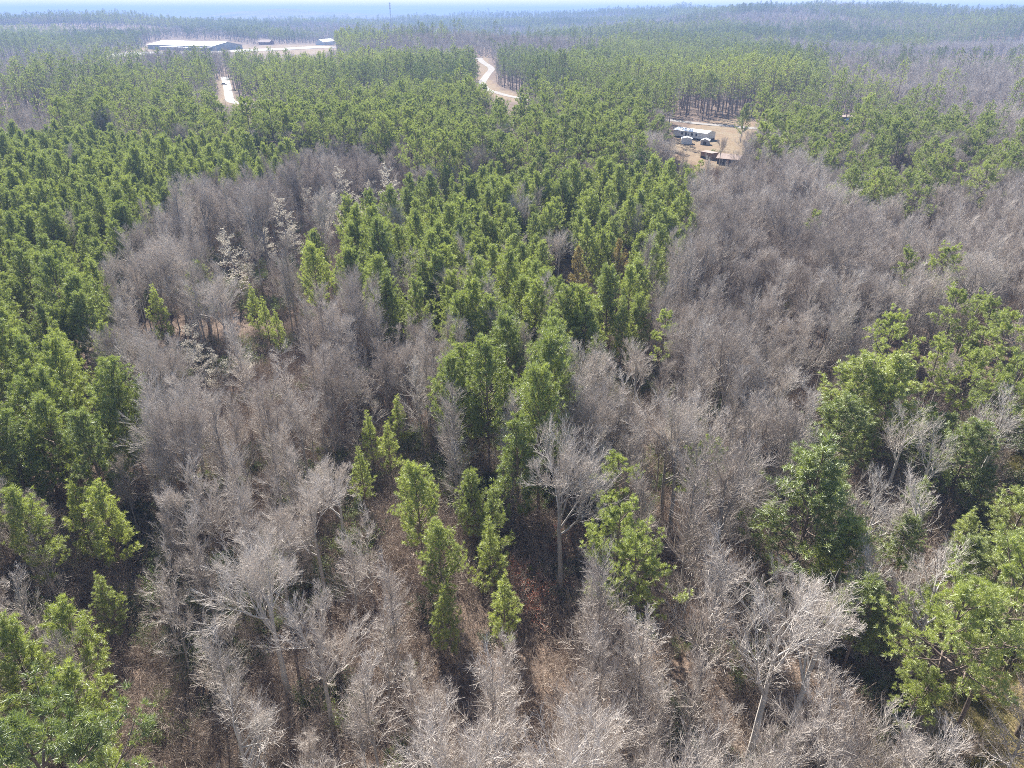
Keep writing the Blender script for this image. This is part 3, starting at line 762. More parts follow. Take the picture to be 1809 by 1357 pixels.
# trees singled out in the photograph: crown centre pixel, kind, form, size, tint, label
HAND = [
    (1690, 1120, 'tall_pine_tree', 3, 0.92, .85, 'huge bright green pine with long bare trunk in the lower right corner'),
    (1625, 1215, 'tall_pine_tree', 2, 0.52, .80, 'smaller pine with bare trunk left of the huge corner pine'),
    (1790, 1060, 'tall_pine_tree', 1, 0.95, .78, 'big spreading pine cut by the right edge above the grassy corner'),
    (1570, 612, 'tall_pine_tree', 1, 0.89, .95, 'lone yellow green pine with level boughs amid grey woods on the right'),
    (1655, 640, 'tall_pine_tree', 0, 0.72, .92, 'yellow green pine, leftmost of the tall group near the right edge'),
    (1715, 665, 'tall_pine_tree', 3, 0.76, .80, 'broad pine with dark visible trunk in the group near the right edge'),
    (1775, 600, 'tall_pine_tree', 2, 0.85, .85, 'highest pine of the group at the right edge'),
    (1790, 690, 'tall_pine_tree', 1, 0.86, .60, 'dark spreading pine at the right edge below the highest pine'),
    (1510, 690, 'pine_tree', 3, 1.22, .85, 'bushy bright pine at the upper left corner of the right pine clump'),
    (1575, 705, 'pine_tree', 0, 1.22, .95, 'yellow green bushy pine in the right clump beside a white bare tree'),
    (1480, 755, 'pine_tree', 3, 1.04, .45, 'dark green bushy pine low on the left side of the right clump'),
    (1530, 775, 'pine_tree', 4, 0.85, .60, 'mid green young pine below the yellow green bushy pine'),
    (1430, 895, 'pine_tree', 3, 1.40, .38, 'large dark green bushy pine standing left of two white bare trees'),
    (1480, 860, 'pine_tree', 4, 0.75, .7, 'small light green pine behind the large dark bushy pine'),
    (1700, 800, 'pine_tree', 3, 1.00, .42, 'dark green round pine between white bare trees at the right'),
    (1745, 850, 'pine_tree', 4, 0.80, .35, 'small dark pine under a leaning white bare tree'),
    (1495, 985, 'pine_tree', 1, 1.10, .85, 'bright green bushy pine with sharp top below a pale grey trunk'),
    (1710, 930, 'pine_tree', 4, 0.62, .95, 'small yellow green pine above the dead white tree'),
    (1560, 1090, 'pine_tree', 4, 0.75, .55, 'young green pine under the white branching trees at lower right'),
    (1640, 1060, 'pine_tree', 4, 0.75, .6, 'young pine half hidden by white branches at lower right'),
    (1590, 960, 'pine_tree', 2, 0.70, .5, 'young dark pine between the two white dead trees'),
    (1800, 900, 'pine_tree', 0, 0.90, .8, 'light green pine cut by the right edge beside the grassy slope'),
    (1520, 1080, 'pine_tree', 2, 0.80, .45, 'dark young pine beside the pale spreading oak'),
    (1095, 965, 'tall_pine_tree', 1, 0.81, .85, 'bright green pine standing alone in the bottom grey woods, upper of two'),
    (1125, 1015, 'tall_pine_tree', 3, 0.78, .75, 'broad green pine standing alone in the bottom grey woods, lower of two'),
    (1090, 850, 'tall_pine_tree', 2, 0.67, .7, 'thin olive pine showing through grey branches above two bright pines'),
    (1245, 825, 'tall_pine_tree', 0, 0.65, .72, 'small flat topped pine poking from grey woods right of centre'),
    (1175, 588, 'tall_pine_tree', 2, 0.67, .85, 'small yellow green pine at the right rim of the central stand'),
    (1670, 480, 'tall_pine_tree', 1, 0.86, .85, 'flat topped light pine alone among grey woods at upper right'),
    (1600, 475, 'tall_pine_tree', 0, 0.76, .6, 'faint olive pine left of the flat topped light pine'),
    (1437, 400, 'tall_pine_tree', 2, 0.70, .75, 'small olive pine amid grey woods below the round pines'),
    (1548, 335, 'tall_pine_tree', 3, 0.95, .8, 'round bright pine at the lower rim of the round pines'),
    (1625, 345, 'tall_pine_tree', 1, 0.95, .6, 'round green pine right of the brightest round pine'),
    (1740, 325, 'tall_pine_tree', 3, 0.95, .8, 'wide bright pine at the right end of the round pines'),
    (1530, 195, 'tall_pine_tree', 0, 1.15, .85, 'tall leaning sunlit pine beside the dark shed'),
    (1313, 212, 'pine_tree', 3, 1.16, .5, 'single round pine standing on the grass beside the pale road'),
    (278, 548, 'pine_tree', 4, 0.98, .9, 'small light green pine alone in grey woods right of the left stand'),
    (450, 540, 'pine_tree', 4, 0.85, .85, 'low light green pine at the head of the short diagonal row'),
    (470, 560, 'pine_tree', 4, 0.79, .9, 'low pine in the middle of the short diagonal row'),
    (490, 580, 'pine_tree', 4, 0.73, .85, 'low pine at the lower end of the short diagonal row'),
    (560, 500, 'pine_tree', 2, 1.16, .95, 'yellowish pine at the left tip of the central stand'),
    (655, 770, 'pine_tree', 4, 0.76, .95, 'slim yellow green young pine, left of the little group below centre'),
    (702, 740, 'pine_tree', 4, 0.76, .92, 'slim yellow green young pine, topmost of the little group below centre'),
    (685, 785, 'pine_tree', 4, 0.73, .9, 'slim young pine in the middle of the little group below centre'),
    (640, 835, 'pine_tree', 4, 0.73, .75, 'slim young pine, lowest of the little group below centre'),
    (717, 848, 'pine_tree', 4, 0.61, .95, 'tiny yellow green pine below the little group'),
    (742, 910, 'pine_tree', 2, 0.98, .85, 'ragged light pine with thin trunk in the bottom grey woods'),
    (835, 890, 'pine_tree', 1, 0.85, .6, 'young green pine just below the central clump, left one'),
    (868, 915, 'pine_tree', 4, 0.92, .55, 'young green pine just below the central clump, right one'),
    (868, 975, 'pine_tree', 4, 0.88, .85, 'pointed young pine in the bottom woods below the clump'),
    (890, 1072, 'pine_tree', 4, 0.83, .95, 'bright pointed young pine in the middle of the bottom woods'),
    (787, 1092, 'pine_tree', 4, 0.76, .9, 'bright slim young pine left of the other bright pointed pine'),
    (780, 1005, 'pine_tree', 2, 0.85, .75, 'thin pale green pine between grey trees in the bottom woods'),
    (140, 905, 'pine_tree', 4, 0.92, .98, 'bright yellow green pine, left of two by the brush'),
    (190, 930, 'pine_tree', 1, 0.98, .95, 'bright yellow green pine, right of two by the brush'),
    (190, 1060, 'pine_tree', 4, 0.73, .7, 'small soft green pine alone in the brush at the left'),
    (1100, 585, 'pine_tree', 4, 1.10, .85, 'narrow light green pine at the right rim of the central stand'),
    (1022, 492, 'pine_tree', 5, 1.2, .55, 'browned pine standing among green ones near the right of the central stand'),
    (1092, 470, 'pine_tree', 5, 1.1, .75, 'rust tinged pine at the right of the central stand'),
    (985, 440, 'pine_tree', 5, 1.0, .35, 'dull brown pine inside the central stand'),
    # white or pale bare trees
    (1600, 760, 'bare_tree', 6, 0.85, 1.0, 'white barked bare tree rising from the right pine clump'),
    (1650, 800, 'bare_tree', 6, 0.76, 1.0, 'slim white bare tree with steep boughs right of the white clump tree'),
    (1540, 900, 'bare_tree', 6, 0.95, .97, 'pale bare tree with one straight trunk right of the large dark pine'),
    (1635, 890, 'bare_tree', 5, 0.95, 1.05, 'white bare tree with long rising boughs over dark pines'),
    (1555, 1015, 'bare_tree', 5, 0.88, 1.0, 'white bare tree with fanned twigs above young pines at lower right'),
    (1665, 1025, 'bare_tree', 5, 0.98, 1.1, 'dead white tree with crooked spreading limbs at lower right'),
    (1340, 1010, 'bare_tree', 5, 0.98, .95, 'pale bare tree left of the bright sharp topped pine'),
    (1375, 1130, 'bare_tree', 6, 1.12, .98, 'tall pale bare tree with forked trunk near the bottom right'),
    (1445, 1105, 'bare_tree', 2, 1.16, .9, 'wide pale oak beside the dark shade near the bottom right'),
    (1765, 745, 'bare_tree', 6, 0.98, 1.0, 'leaning white bare tree by the grassy slope at the right edge'),
    (1125, 645, 'bare_tree', 0, 0.85, .95, 'pale grey spreading tree right of the central stand'),
    (590, 850, 'bare_tree', 2, 0.85, 1.0, 'silver grey bare tree left of the dark trunks below centre'),
    (1690, 395, 'bare_tree', 6, 1.00, .95, 'silver bare tree with brushy top near the right edge'),
    (470, 1040, 'bare_tree', 3, 1.00, .92, 'large bare tree with thick grey trunk at lower left'),
    (560, 1130, 'bare_tree', 0, 0.90, .85, 'round topped bare tree with dark straight trunk near the bottom'),
    (420, 1290, 'bare_tree', 5, 0.90, 1.0, 'pale spreading bare tree at the bottom left'),
    (1385, 690, 'bare_tree', 0, 0.85, .9, 'round grey bare tree above the dark bushy pine'),
    (1350, 745, 'bare_tree', 1, 0.90, .8, 'bare tree with black trunk standing right of centre'),
    (1320, 255, 'bare_tree', 2, 0.75, .45, 'dark bare tree by the brown shed in the clearing'),
    (1275, 258, 'bare_tree', 3, 0.62, .5, 'dark forked bare tree right of the small grey shed'),
    # pale leaved beeches
    (610, 335, 'beech_tree', 0, 1.28, .95, 'pale cream leaved tree, left of the two brightest'),
    (692, 338, 'beech_tree', 0, 1.47, 1.0, 'brightest cream leaved tree beside the central stand'),
    (655, 350, 'beech_tree', 1, 1.28, .8, 'slim cream leaved tree between the two brightest'),
    (590, 372, 'beech_tree', 1, 1.28, .75, 'low cream leaved tree below the left bright one'),
    (415, 462, 'beech_tree', 0, 1.28, .8, 'cream leaved tree in shade at the head of the grey woods'),
    (505, 392, 'beech_tree', 0, 1.28, .7, 'cream leaved tree halfway along the shaded edge'),
    (385, 655, 'beech_tree', 1, 0.95, .75, 'cream leaved tree low among twigs left of centre'),
    (655, 382, 'beech_tree', 1, 0.95, .7, 'cream leaved tree at the edge of the central stand'),
    (340, 610, 'beech_tree', 1, 0.95, .8, 'small pale leaved tree below the small light green pine'),
    (545, 362, 'beech_tree', 0, 1.0, .6, 'pale tree in shade left of the two brightest cream trees'),
    (575, 398, 'beech_tree', 1, 1.05, .7, 'pale tree low at the shaded foot of the cream trees'),
    (632, 372, 'beech_tree', 1, 1.1, .85, 'pale tree between the bright cream trees, set lower'),
    (520, 425, 'beech_tree', 1, 1.0, .6, 'pale tree at the dark left edge of the central stand'),
    (470, 430, 'beech_tree', 1, 1.0, .75, 'pale tree in the upper grey woods beside deep shade'),
    (395, 440, 'beech_tree', 1, 1.0, .9, 'pale tree above the cream tree at the head of the grey woods'),
    (440, 480, 'beech_tree', 0, .9, .7, 'pale tree right of the cream tree at the head of the grey woods'),
    (430, 640, 'beech_tree', 1, .85, .85, 'low pale tree right of the small cream tree left of centre'),
    (355, 640, 'beech_tree', 1, .8, .65, 'low pale tree below the small pale leaved tree'),
    (725, 318, 'beech_tree', 1, 1.0, .8, 'pale tree at the far upper tip of the shaded edge'),
    # rusty shrubs
    (950, 1045, 'russet_shrub', 0, 1.2, .8, 'reddish bush right of the pointed young pine'),
    (985, 950, 'russet_shrub', 0, 1.0, .9, 'reddish bush below the central clump on its right'),
    (915, 1010, 'russet_shrub', 0, .9, .5, 'dull red bush beside the pointed young pine'),
    (590, 545, 'shrub', 4, 1.6, .4, 'round brown bush at the left foot of the central stand'),
    (490, 510, 'shrub', 4, 1.4, .5, 'olive brown bush above the round brown bush'),
    (1560, 1280, 'shrub', 3, 1.0, .95, 'yellow green bush in the grassy opening at lower right'),
    (1790, 830, 'shrub', 3, 1.2, .9, 'yellowish bush on the grassy slope at the right edge'),
    (1265, 268, 'shrub', 3, 1.3, 1.0, 'yellow green bush beside the little brown shed'),
    (1235, 300, 'tall_pine_tree', 2, 0.59, .9, 'thin yellow green pine in front of the clearing'),
]
hx, hy, hr = [], [], []
for (px, py, kind, var, sc, tint, lab) in HAND:
    p = PR[kind][var]
    x, y = ground_at(px, py, p['cz'] * sc)
    add_tree(x, y, kind, var, sc, tint, -1, lab)
    hx.append(x); hy.append(y); hr.append(p['cr'] * sc * (0.8 if kind != 'beech_tree' else 1.6) + 1.0)
hx, hy, hr = map(np.array, (hx, hy, hr))
hand_seen = []
for (px, py, kind, var, sc, tint, lab), x, y in zip(HAND, hx, hy):
    if 'shrub' not in kind or 'reddish' in lab:
        hand_seen.append((px, py, PR[kind][var]['cr'] * sc * .72 * FPX / math.hypot(x, y, CAM_H - 10), y, 'pine' in kind))

def candidates(y0, y1, step, k=0.80, m=45, jit=0.42):
    xs = np.arange(-(k * y1 + m), k * y1 + m, step)
    ys = np.arange(y0, y1, step * 0.87)
    X, Y = np.meshgrid(xs, ys)
    X[1::2] += step / 2
    X = X.ravel() + rng.uniform(-jit, jit, X.size) * step
    Y = Y.ravel() + rng.uniform(-jit, jit, Y.size) * step
    D = np.hypot(X, Y)
    ok = (np.abs(X) < k * Y + m) & (D >= y0) & (D < y1)
    return X[ok], Y[ok]

def blocked(X, Y, w=7.5):
    b = near_polyline(X, Y, ROAD, w)
    for poly in NO_TREE:
        b |= in_poly(X, Y, poly)
    return b

def hides(X, Y, h, r, kd):
    z = terrain(X, Y)
    b = np.zeros(X.shape, bool)
    for f, k in ((0, 0), (.3, 0), (.55, .8), (.55, -.8), (.8, .8), (.8, -.8), (1.0, 0)):
        px, py = proj(X + k * r, Y, z + f * h)
        for poly in SEEN:
            b |= in_poly(px, py, poly)
        if f > .5:
            for (ax, ay, ar, yy, pine) in hand_seen:
                hit = ((px - ax) ** 2 + (py - ay) ** 2 < ar * ar) & (Y < yy - 1)
                b |= hit & (kd > 1) if pine and ax > 1400 else hit
    return b

def near_hand(X, Y, f=1.0):
    b = np.zeros(X.shape, bool)
    for a, c, r in zip(hx, hy, hr):
        b |= (X - a) ** 2 + (Y - c) ** 2 < (r * f) ** 2
    return b

def default_mix(X, Y):
    """beyond the outlined stands: patches of pine and of bare wood"""
    n = fbm(X, Y, 260, 31)
    n2 = fbm(X, Y, 70, 77)
    pine = smooth(0.45, 0.58, 0.5 * n + 0.5 * n2)
    return pine

PINE_UP = 1.12
def choose(X, Y, zmid=10.0):
    px, py = proj(X, Y, terrain(X, Y) + zmid)
    px = px + (fbm(X, Y, 14, 41) - .5) * 1500 / np.maximum(Y, 40)
    s = stand_of(px, py)
    P = np.zeros((len(X), 4))
    for i, (_, ch, *_r) in enumerate(STANDS):
        P[s == i] = ch
    d = s < 0
    pine = default_mix(X[d], Y[d])
    d = s < 0
    gap = .6 + .45 * smooth(.25, .42, fbm(X, Y, 13, 55))
    P[d] = np.stack([0 * pine, .05 + .72 * pine, .06 + .52 * (1 - pine), .06 + .2 * (1 - pine)], 1)
    P[:, 2:] *= gap[:, None]
    P[:, :2] *= (.5 + .5 * gap)[:, None]
    u = rng.uniform(size=len(X))
    cum = np.cumsum(P, 1)
    kind = (u[:, None] > cum).sum(1)
    return kind, s

def plant(X, Y, far=False, grow_f=1.0):
    keep = ~blocked(X, Y) & ~near_hand(X, Y)
    X, Y = X[keep], Y[keep]
    kind, s = choose(X, Y)
    keep = kind < 4
    hh = np.array([14.0, 21.0, 15.0, 14.5, 0])[kind]
    keep &= ~hides(X, Y, hh, np.array([3, 4, 4, 2.5, 0])[kind], kind)
    return X[keep], Y[keep], kind[keep], s[keep]

def tint_for(kind, s, X, Y):
    n = len(X)
    lo = np.array([STANDS[i][2][0] if i >= 0 else .2 for i in s])
    hi = np.array([STANDS[i][2][1] if i >= 0 else .8 for i in s])
    t = lo + (hi - lo) * np.clip(rng.beta(2, 2, n) * .7 + .5 * (fbm(X, Y, 30, 3) - .15), 0, 1)
    fs = (s < 0) | (Y > 430)
    t = np.where(fs, np.clip(np.round(fbm(X, Y, 150, 97) * 6) / 6 * 1.6 - .38 + rng.normal(0, .12, n), 0, 1), t)
    b = np.clip(.22 + .75 * rng.beta(1.6, 1.6, n) + .5 * (fbm(X, Y, 45, 8) - .5), .02, 1)
    return np.where(kind < 2, t, b)

def two_grids(y0, y1, step_pine, step_tall, step_bare, kk=0.80, m=45):
    """pines, tall pines and leafless trees each at their own spacing"""
    out = []
    for kinds, step in (((0,), step_pine), ((1,), step_tall), ((2, 3), step_bare)):
        X, Y = candidates(y0, y1, step, kk, m)
        X, Y, kd, st = plant(X, Y)
        k = np.isin(kd, kinds)
        out.append((X[k], Y[k], kd[k], st[k]))
    return [np.concatenate([o[j] for o in out]) for j in range(4)]

X, Y, kd, st = two_grids(22, 430, 5.3, 6.4, 3.9)
tn = tint_for(kd, st, X, Y)
hpatch = .80 + .40 * fbm(X, Y, 22, 91)
for x, y, k, s, t, hp in zip(X, Y, kd, st, tn, hpatch):
    kind = K[k]
    hf = (STANDS[s][3] if s >= 0 else 1.0) * hp
    sc = hf * random.uniform(0.76, 1.16) if k > 1 else hf * random.uniform(0.86, 1.14) * (PINE_UP if k == 0 else 1)
    add_tree(float(x), float(y), kind, random.randrange(5 if kind != 'tall_pine_tree' else 4), sc, float(t), int(s))
for k_ in T:
    if k_ not in ('kind', 'hand'):
        T[k_] = np.array(T[k_])
n_tr = len(T['x'])
T['z'] = terrain(T['x'], T['y'])
cz = np.array([PR[k][v]['cz'] for k, v in zip(T['kind'], T['var'])]) * T['sc']
cr = np.array([PR[k][v]['cr'] for k, v in zip(T['kind'], T['var'])]) * T['sc']
T['px'], T['py'] = proj(T['x'], T['y'], T['z'] + cz)
dist = np.sqrt(T['x'] ** 2 + T['y'] ** 2 + (CAM_H - T['z'] - cz) ** 2)
size_px = cr * FPX / dist
inview = (T['px'] > -0.4 * size_px) & (T['px'] < PW + 0.4 * size_px) & (T['py'] > 0) & (T['py'] < PH + 0.4 * size_px)

# ------------------------------------------------------------------ individual trees
CAT = {'pine_tree': 'pine tree', 'tall_pine_tree': 'pine tree', 'bare_tree': 'bare tree', 'slender_bare_tree': 'bare tree',
       'beech_tree': 'tree', 'shrub': 'shrub', 'russet_shrub': 'shrub'}
GROUP = {'pine_tree': 'young pines in the plantations', 'tall_pine_tree': 'tall mature pines', 'bare_tree': 'broad leafless trees in the woods',
         'slender_bare_tree': 'slender leafless trees in the woods', 'beech_tree': 'small trees keeping pale dry leaves', 'shrub': 'bushes among the trees', 'russet_shrub': 'reddish bushes'}

def look_words(kind, var, sc, tint):
    if kind in ('pine_tree', 'tall_pine_tree'):
        c = 'yellow green' if tint > .72 else 'bright green' if tint > .55 else 'green' if tint > .38 else 'dark green'
        if kind == 'tall_pine_tree':
            return f'{c} tall pine'
        w = ('small' if sc < 1.0 else 'tall' if sc > 1.22 else 'mid sized')
        return f'{w} {c} pine'
    c = 'pale grey' if tint > .62 else 'grey' if tint > .45 else 'brownish grey'
    if kind == 'bare_tree':
        return f"{'small' if sc < .88 else 'large' if sc > 1.03 else 'broad'} {c} bare tree"
    return f"{'short' if sc < .88 else 'tall' if sc > 1.03 else 'thin'} {c} slender bare tree"

ORD = ['first', 'second', 'third', 'fourth', 'fifth', 'sixth', 'seventh', 'eighth', 'ninth', 'tenth', 'eleventh', 'twelfth', 'thirteenth', 'fourteenth', 'fifteenth', 'sixteenth',
       'seventeenth', 'eighteenth', 'nineteenth', 'twentieth']
def ordinal(n):
    if n <= 20:
        return ORD[n - 1]
    tens = ['twenty', 'thirty', 'forty', 'fifty', 'sixty', 'seventy', 'eighty', 'ninety'][n // 10 - 2]
    return tens + '-' + ORD[n % 10 - 1] if n % 10 else tens[:-1] + 'ieth'

AUTO = {}
def number_rows(idx):
    """rows from the front back, and places from the left, of the self-sown trees of one kind in one part of the wood"""
    cells = {}
    for i in idx:
        s = T['stand'][i]
        cells.setdefault((T['kind'][i], STANDS[s][4] if s >= 0 else 'the far woods'), []).append(i)
    for (kind, reg), ii in cells.items():
        ii.sort(key=lambda i: -T['py'][i])
        per = 10 if len(ii) > 40 else 6
        for r in range(0, len(ii), per):
            row = sorted(ii[r:r + per], key=lambda i: T['px'][i])
            for q, i in enumerate(row):
                AUTO[i] = f"{look_words(kind, T['var'][i], T['sc'][i], T['tint'][i])} in {reg}, {ordinal(r // per + 1)} row, {ordinal(q + 1)} from left"

def auto_label(i):
    return AUTO[i]

def empty(name, loc, rz=0.0, sc=1.0):
    o = bpy.data.objects.new(name, None)
    C.objects.link(o)
    o.location = loc
    o.rotation_euler = (0, 0, rz)
    o.scale = (sc, sc, sc)
    o.empty_display_size = 0.5
    return o

def child(name, me, parent, tint=None):
    o = bpy.data.objects.new(name, me)
    C.objects.link(o)
    o.parent = parent
    if tint is not None:
        o['tint'] = float(tint)
    return o

full_trunk = {}
def trunk_with_branches(kind, var):
    key = (kind, var)
    if key not in full_trunk:
        p = PR[kind][var]
        if p['branches'] is None:
            full_trunk[key] = p['trunk']
        else:
            chunks = []
            for me in (p['trunk'], p['branches']):
                v = np.empty(len(me.vertices) * 3, np.float32); me.vertices.foreach_get('co', v)
                f = np.empty(len(me.loops), np.int32); me.loops.foreach_get('vertex_index', f)
                chunks.append((v.reshape(-1, 3), f.reshape(-1, 4), 0))
            full_trunk[key] = mesh_from(p['name'] + '_stem', chunks, list(p['trunk'].materials))
    return full_trunk[key]

LIMIT = {'pine_tree': 290, 'tall_pine_tree': 290, 'bare_tree': 290, 'slender_bare_tree': 290, 'beech_tree': 50, 'shrub': 50, 'russet_shrub': 50}
order = np.argsort(-size_px)
count = {}
single = np.zeros(n_tr, bool)
hand_n = {}
for i in range(n_tr):
    if T['hand'][i]:
        hand_n[T['kind'][i]] = hand_n.get(T['kind'][i], 0) + 1
for i in order:
    k = T['kind'][i]
    if T['hand'][i]:
        single[i] = True
    elif inview[i] and count.get(k, 0) < LIMIT[k] - hand_n.get(k, 0):
        count[k] = count.get(k, 0) + 1
        single[i] = True
number_rows([i for i in range(n_tr) if single[i] and not T['hand'][i]])
near_limbs = 0
for i in order:
    if not single[i]:
        continue
    k, v = T['kind'][i], int(T['var'][i])
    p = PR[k][v]
    t = T['tint'][i]
    root = empty(k, (T['x'][i], T['y'][i], T['z'][i]), T['rot'][i], T['sc'][i])
    if k == 'pine_tree' and T['px'][i] > 1380 and T['py'][i] > 640:
        root.scale = (T['sc'][i] * 1.28, T['sc'][i] * 1.28, T['sc'][i] * .92)
    root['label'] = T['hand'][i] or auto_label(i)
    root['category'] = CAT[k]
    root['group'] = GROUP[k]
    bt = (min(t, 1) * .8 if T['hand'][i] else t * .5) if k not in ('pine_tree', 'tall_pine_tree') else 0.3 + 0.4 * random.random()
    if k == 'bare_tree' and (near_limbs < 60 or T['hand'][i]):
        near_limbs += 1
        child('trunk', p['trunk'], root, bt)
        for me in p['limbs']:
            child('limb', me, root, bt)
    elif 'shrub' in k:
        child('stems', p['trunk'], root, bt)
    else:
        child('trunk', trunk_with_branches(k, v), root, bt)
    child(p['crown_name'], p['crown'], root, t)

# ------------------------------------------------------------------ the rest of the forest: one stuff object per kind
def scatter_group(coll):
    g = bpy.data.node_groups.new('scatter', 'GeometryNodeTree')
    g.interface.new_socket('Geometry', in_out='INPUT', socket_type='NodeSocketGeometry')
    g.interface.new_socket('Geometry', in_out='OUTPUT', socket_type='NodeSocketGeometry')
    gi = g.nodes.new('NodeGroupInput'); go = g.nodes.new('NodeGroupOutput')
    iop = g.nodes.new('GeometryNodeInstanceOnPoints')
    ci = g.nodes.new('GeometryNodeCollectionInfo')
    ci.inputs['Collection'].default_value = coll
    ci.inputs['Separate Children'].default_value = True
    ci.inputs['Reset Children'].default_value = True
    def attr(name, dt):
        n = g.nodes.new('GeometryNodeInputNamedAttribute')
        n.data_type = dt
        n.inputs['Name'].default_value = name
        return n.outputs[0]
    L = g.links.new
    L(gi.outputs[0], iop.inputs['Points'])
    L(ci.outputs[0], iop.inputs['Instance'])
    iop.inputs['Pick Instance'].default_value = True
    L(attr('variant', 'INT'), iop.inputs['Instance Index'])
    L(attr('turn', 'FLOAT_VECTOR'), iop.inputs['Rotation'])
    L(attr('size', 'FLOAT_VECTOR'), iop.inputs['Scale'])
    L(iop.outputs[0], go.inputs[0])
    return g

def scatter(name, label, X, Y, Z, var, rot, sc, tint, meshes, cat='trees'):
    if len(X) == 0:
        return None
    coll = bpy.data.collections.new(name + '_forms')
    for j, me in enumerate(meshes):
        o = bpy.data.objects.new('%s_form_%02d' % (name, j), me)
        coll.objects.link(o)
    me = bpy.data.meshes.new(name)
    n = len(X)
    me.vertices.add(n)
    me.vertices.foreach_set('co', np.stack([X, Y, Z], 1).astype(np.float32).ravel())
    a = me.attributes.new('variant', 'INT', 'POINT'); a.data.foreach_set('value', np.asarray(var, np.int32))
    tilt = rng.normal(0, 0.03, (n, 2))
    a = me.attributes.new('turn', 'FLOAT_VECTOR', 'POINT'); a.data.foreach_set('vector', np.stack([tilt[:, 0], tilt[:, 1], rot], 1).astype(np.float32).ravel())
    s3 = np.stack([sc, sc, sc], 1) if np.ndim(sc) == 1 else sc
    a = me.attributes.new('size', 'FLOAT_VECTOR', 'POINT'); a.data.foreach_set('vector', s3.astype(np.float32).ravel())
    a = me.attributes.new('tint', 'FLOAT', 'POINT'); a.data.foreach_set('value', np.asarray(tint, np.float32))
    o = bpy.data.objects.new(name, me)
    C.objects.link(o)
    md = o.modifiers.new('scatter', 'NODES')
    md.node_group = scatter_group(coll)
    o['kind'] = 'stuff'
    o['label'] = label
    return o

# collect: near leftovers (full forms), middle distance and far distance (light forms)
BUF = {k: [] for k in K}
rest = [i for i in range(n_tr) if not single[i]]
for k in K:
    ii = np.array([i for i in rest if T['kind'][i] == k], int)
    d = np.hypot(T['x'][ii], T['y'][ii])
    nf = len(PR[k])
    farm = d > 330
    var = np.where(farm, nf + rng.integers(0, len(FAR[k]), len(ii)), T['var'][ii])
    BUF[k].append((T['x'][ii], T['y'][ii], T['z'][ii], var, T['rot'][ii], T['sc'][ii], T['tint'][ii]))

def far_zone(y0, y1, step, gf, kk):
    X, Y, kd, st = two_grids(y0, y1, step * 1.05, step * 1.28, step, kk, 60)
    tn = tint_for(kd, st, X, Y)
    Z = terrain(X, Y)
    for j, k in enumerate(K):
        m = kd == j
        n = int(m.sum())
        hs = np.array([STANDS[i][3] if i >= 0 else 1.0 for i in st[m]]) * (PINE_UP if j == 0 else 1)
        BUF[k].append((X[m], Y[m], Z[m], len(PR[k]) + rng.integers(0, len(FAR[k]), n), rng.uniform(0, 6.283, n), hs * gf * rng.uniform(.72, 1.2, n) * (.60 + .62 * np.round(fbm(X[m], Y[m], 170, 93) * 5) / 5 + .25 * (fbm(X[m], Y[m], 50, 94) - .3)), tn[m]))
far_zone(430, 900, 5.2, 1.0, 0.80)
far_zone(900, 1800, 7.0, 1.0, 0.80)
far_zone(1800, 2700, 8.5, 1.05, 0.80)
far_zone(2700, 3300, 12.0, 1.15, 0.80)
LAB = {'pine_tree': 'mass of young pines farther back in the plantations', 'tall_pine_tree': 'mass of mature pines reaching into the distance',
       'bare_tree': 'mass of broad leafless trees reaching into the distance', 'slender_bare_tree': 'mass of slender leafless trees farther back'}
SN = {'pine_tree': 'young_pine_wood', 'tall_pine_tree': 'pine_forest', 'bare_tree': 'bare_forest', 'slender_bare_tree': 'slender_bare_forest'}
for k in K:
    cols = [np.concatenate([b[j] for b in BUF[k]]) for j in range(7)]
    scatter(SN[k], LAB[k], *cols, [p['joined'] for p in PR[k]] + [p['joined'] for p in FAR[k]])

# undergrowth and grass
X, Y = candidates(130, 330, 1.7, 0.80, 12)
X1, Y1 = candidates(22, 130, 1.3, 0.80, 12)
X, Y = np.concatenate([X, X1]), np.concatenate([Y, Y1])
s_ = stand_of(*proj(X, Y, terrain(X, Y) + 3))
dens = np.array([0.5] + [0.75] * 1)
keep = ~near_polyline(X, Y, ROAD, 5)
cl = in_poly(X, Y, CLEARING)
keep &= ~cl | (rng.uniform(size=len(X)) < 0.03)
gr = in_poly(X, Y, GRASS) | in_poly(X, Y, GRASS2)
keep &= ~gr | (rng.uniform(size=len(X)) < 0.25)
pinew = np.array([i >= 0 and STANDS[i][1][0] > .9 for i in s_])
keep &= rng.uniform(size=len(X)) < np.where(pinew, .25, .35 + .6 * smooth(.3, .6, fbm(X, Y, 16, 51)))
X, Y = X[keep], Y[keep]
n = len(X)
grn = rng.uniform(size=n) < 0.05 + 0.20 * (fbm(X, Y, 25, 61) > .62)
var = np.where(grn, 3, rng.choice([0, 1, 2, 4], n))
scatter('undergrowth', 'brown twiggy undergrowth between the trees', X, Y, terrain(X, Y), var, rng.uniform(0, 6.283, n), rng.uniform(.6, 1.6, n),
        np.clip(rng.beta(1.6, 1.6, n) + .6 * (fbm(X, Y, 20, 71) - .5), 0, 1), [p['joined'] for p in PR['shrub']])

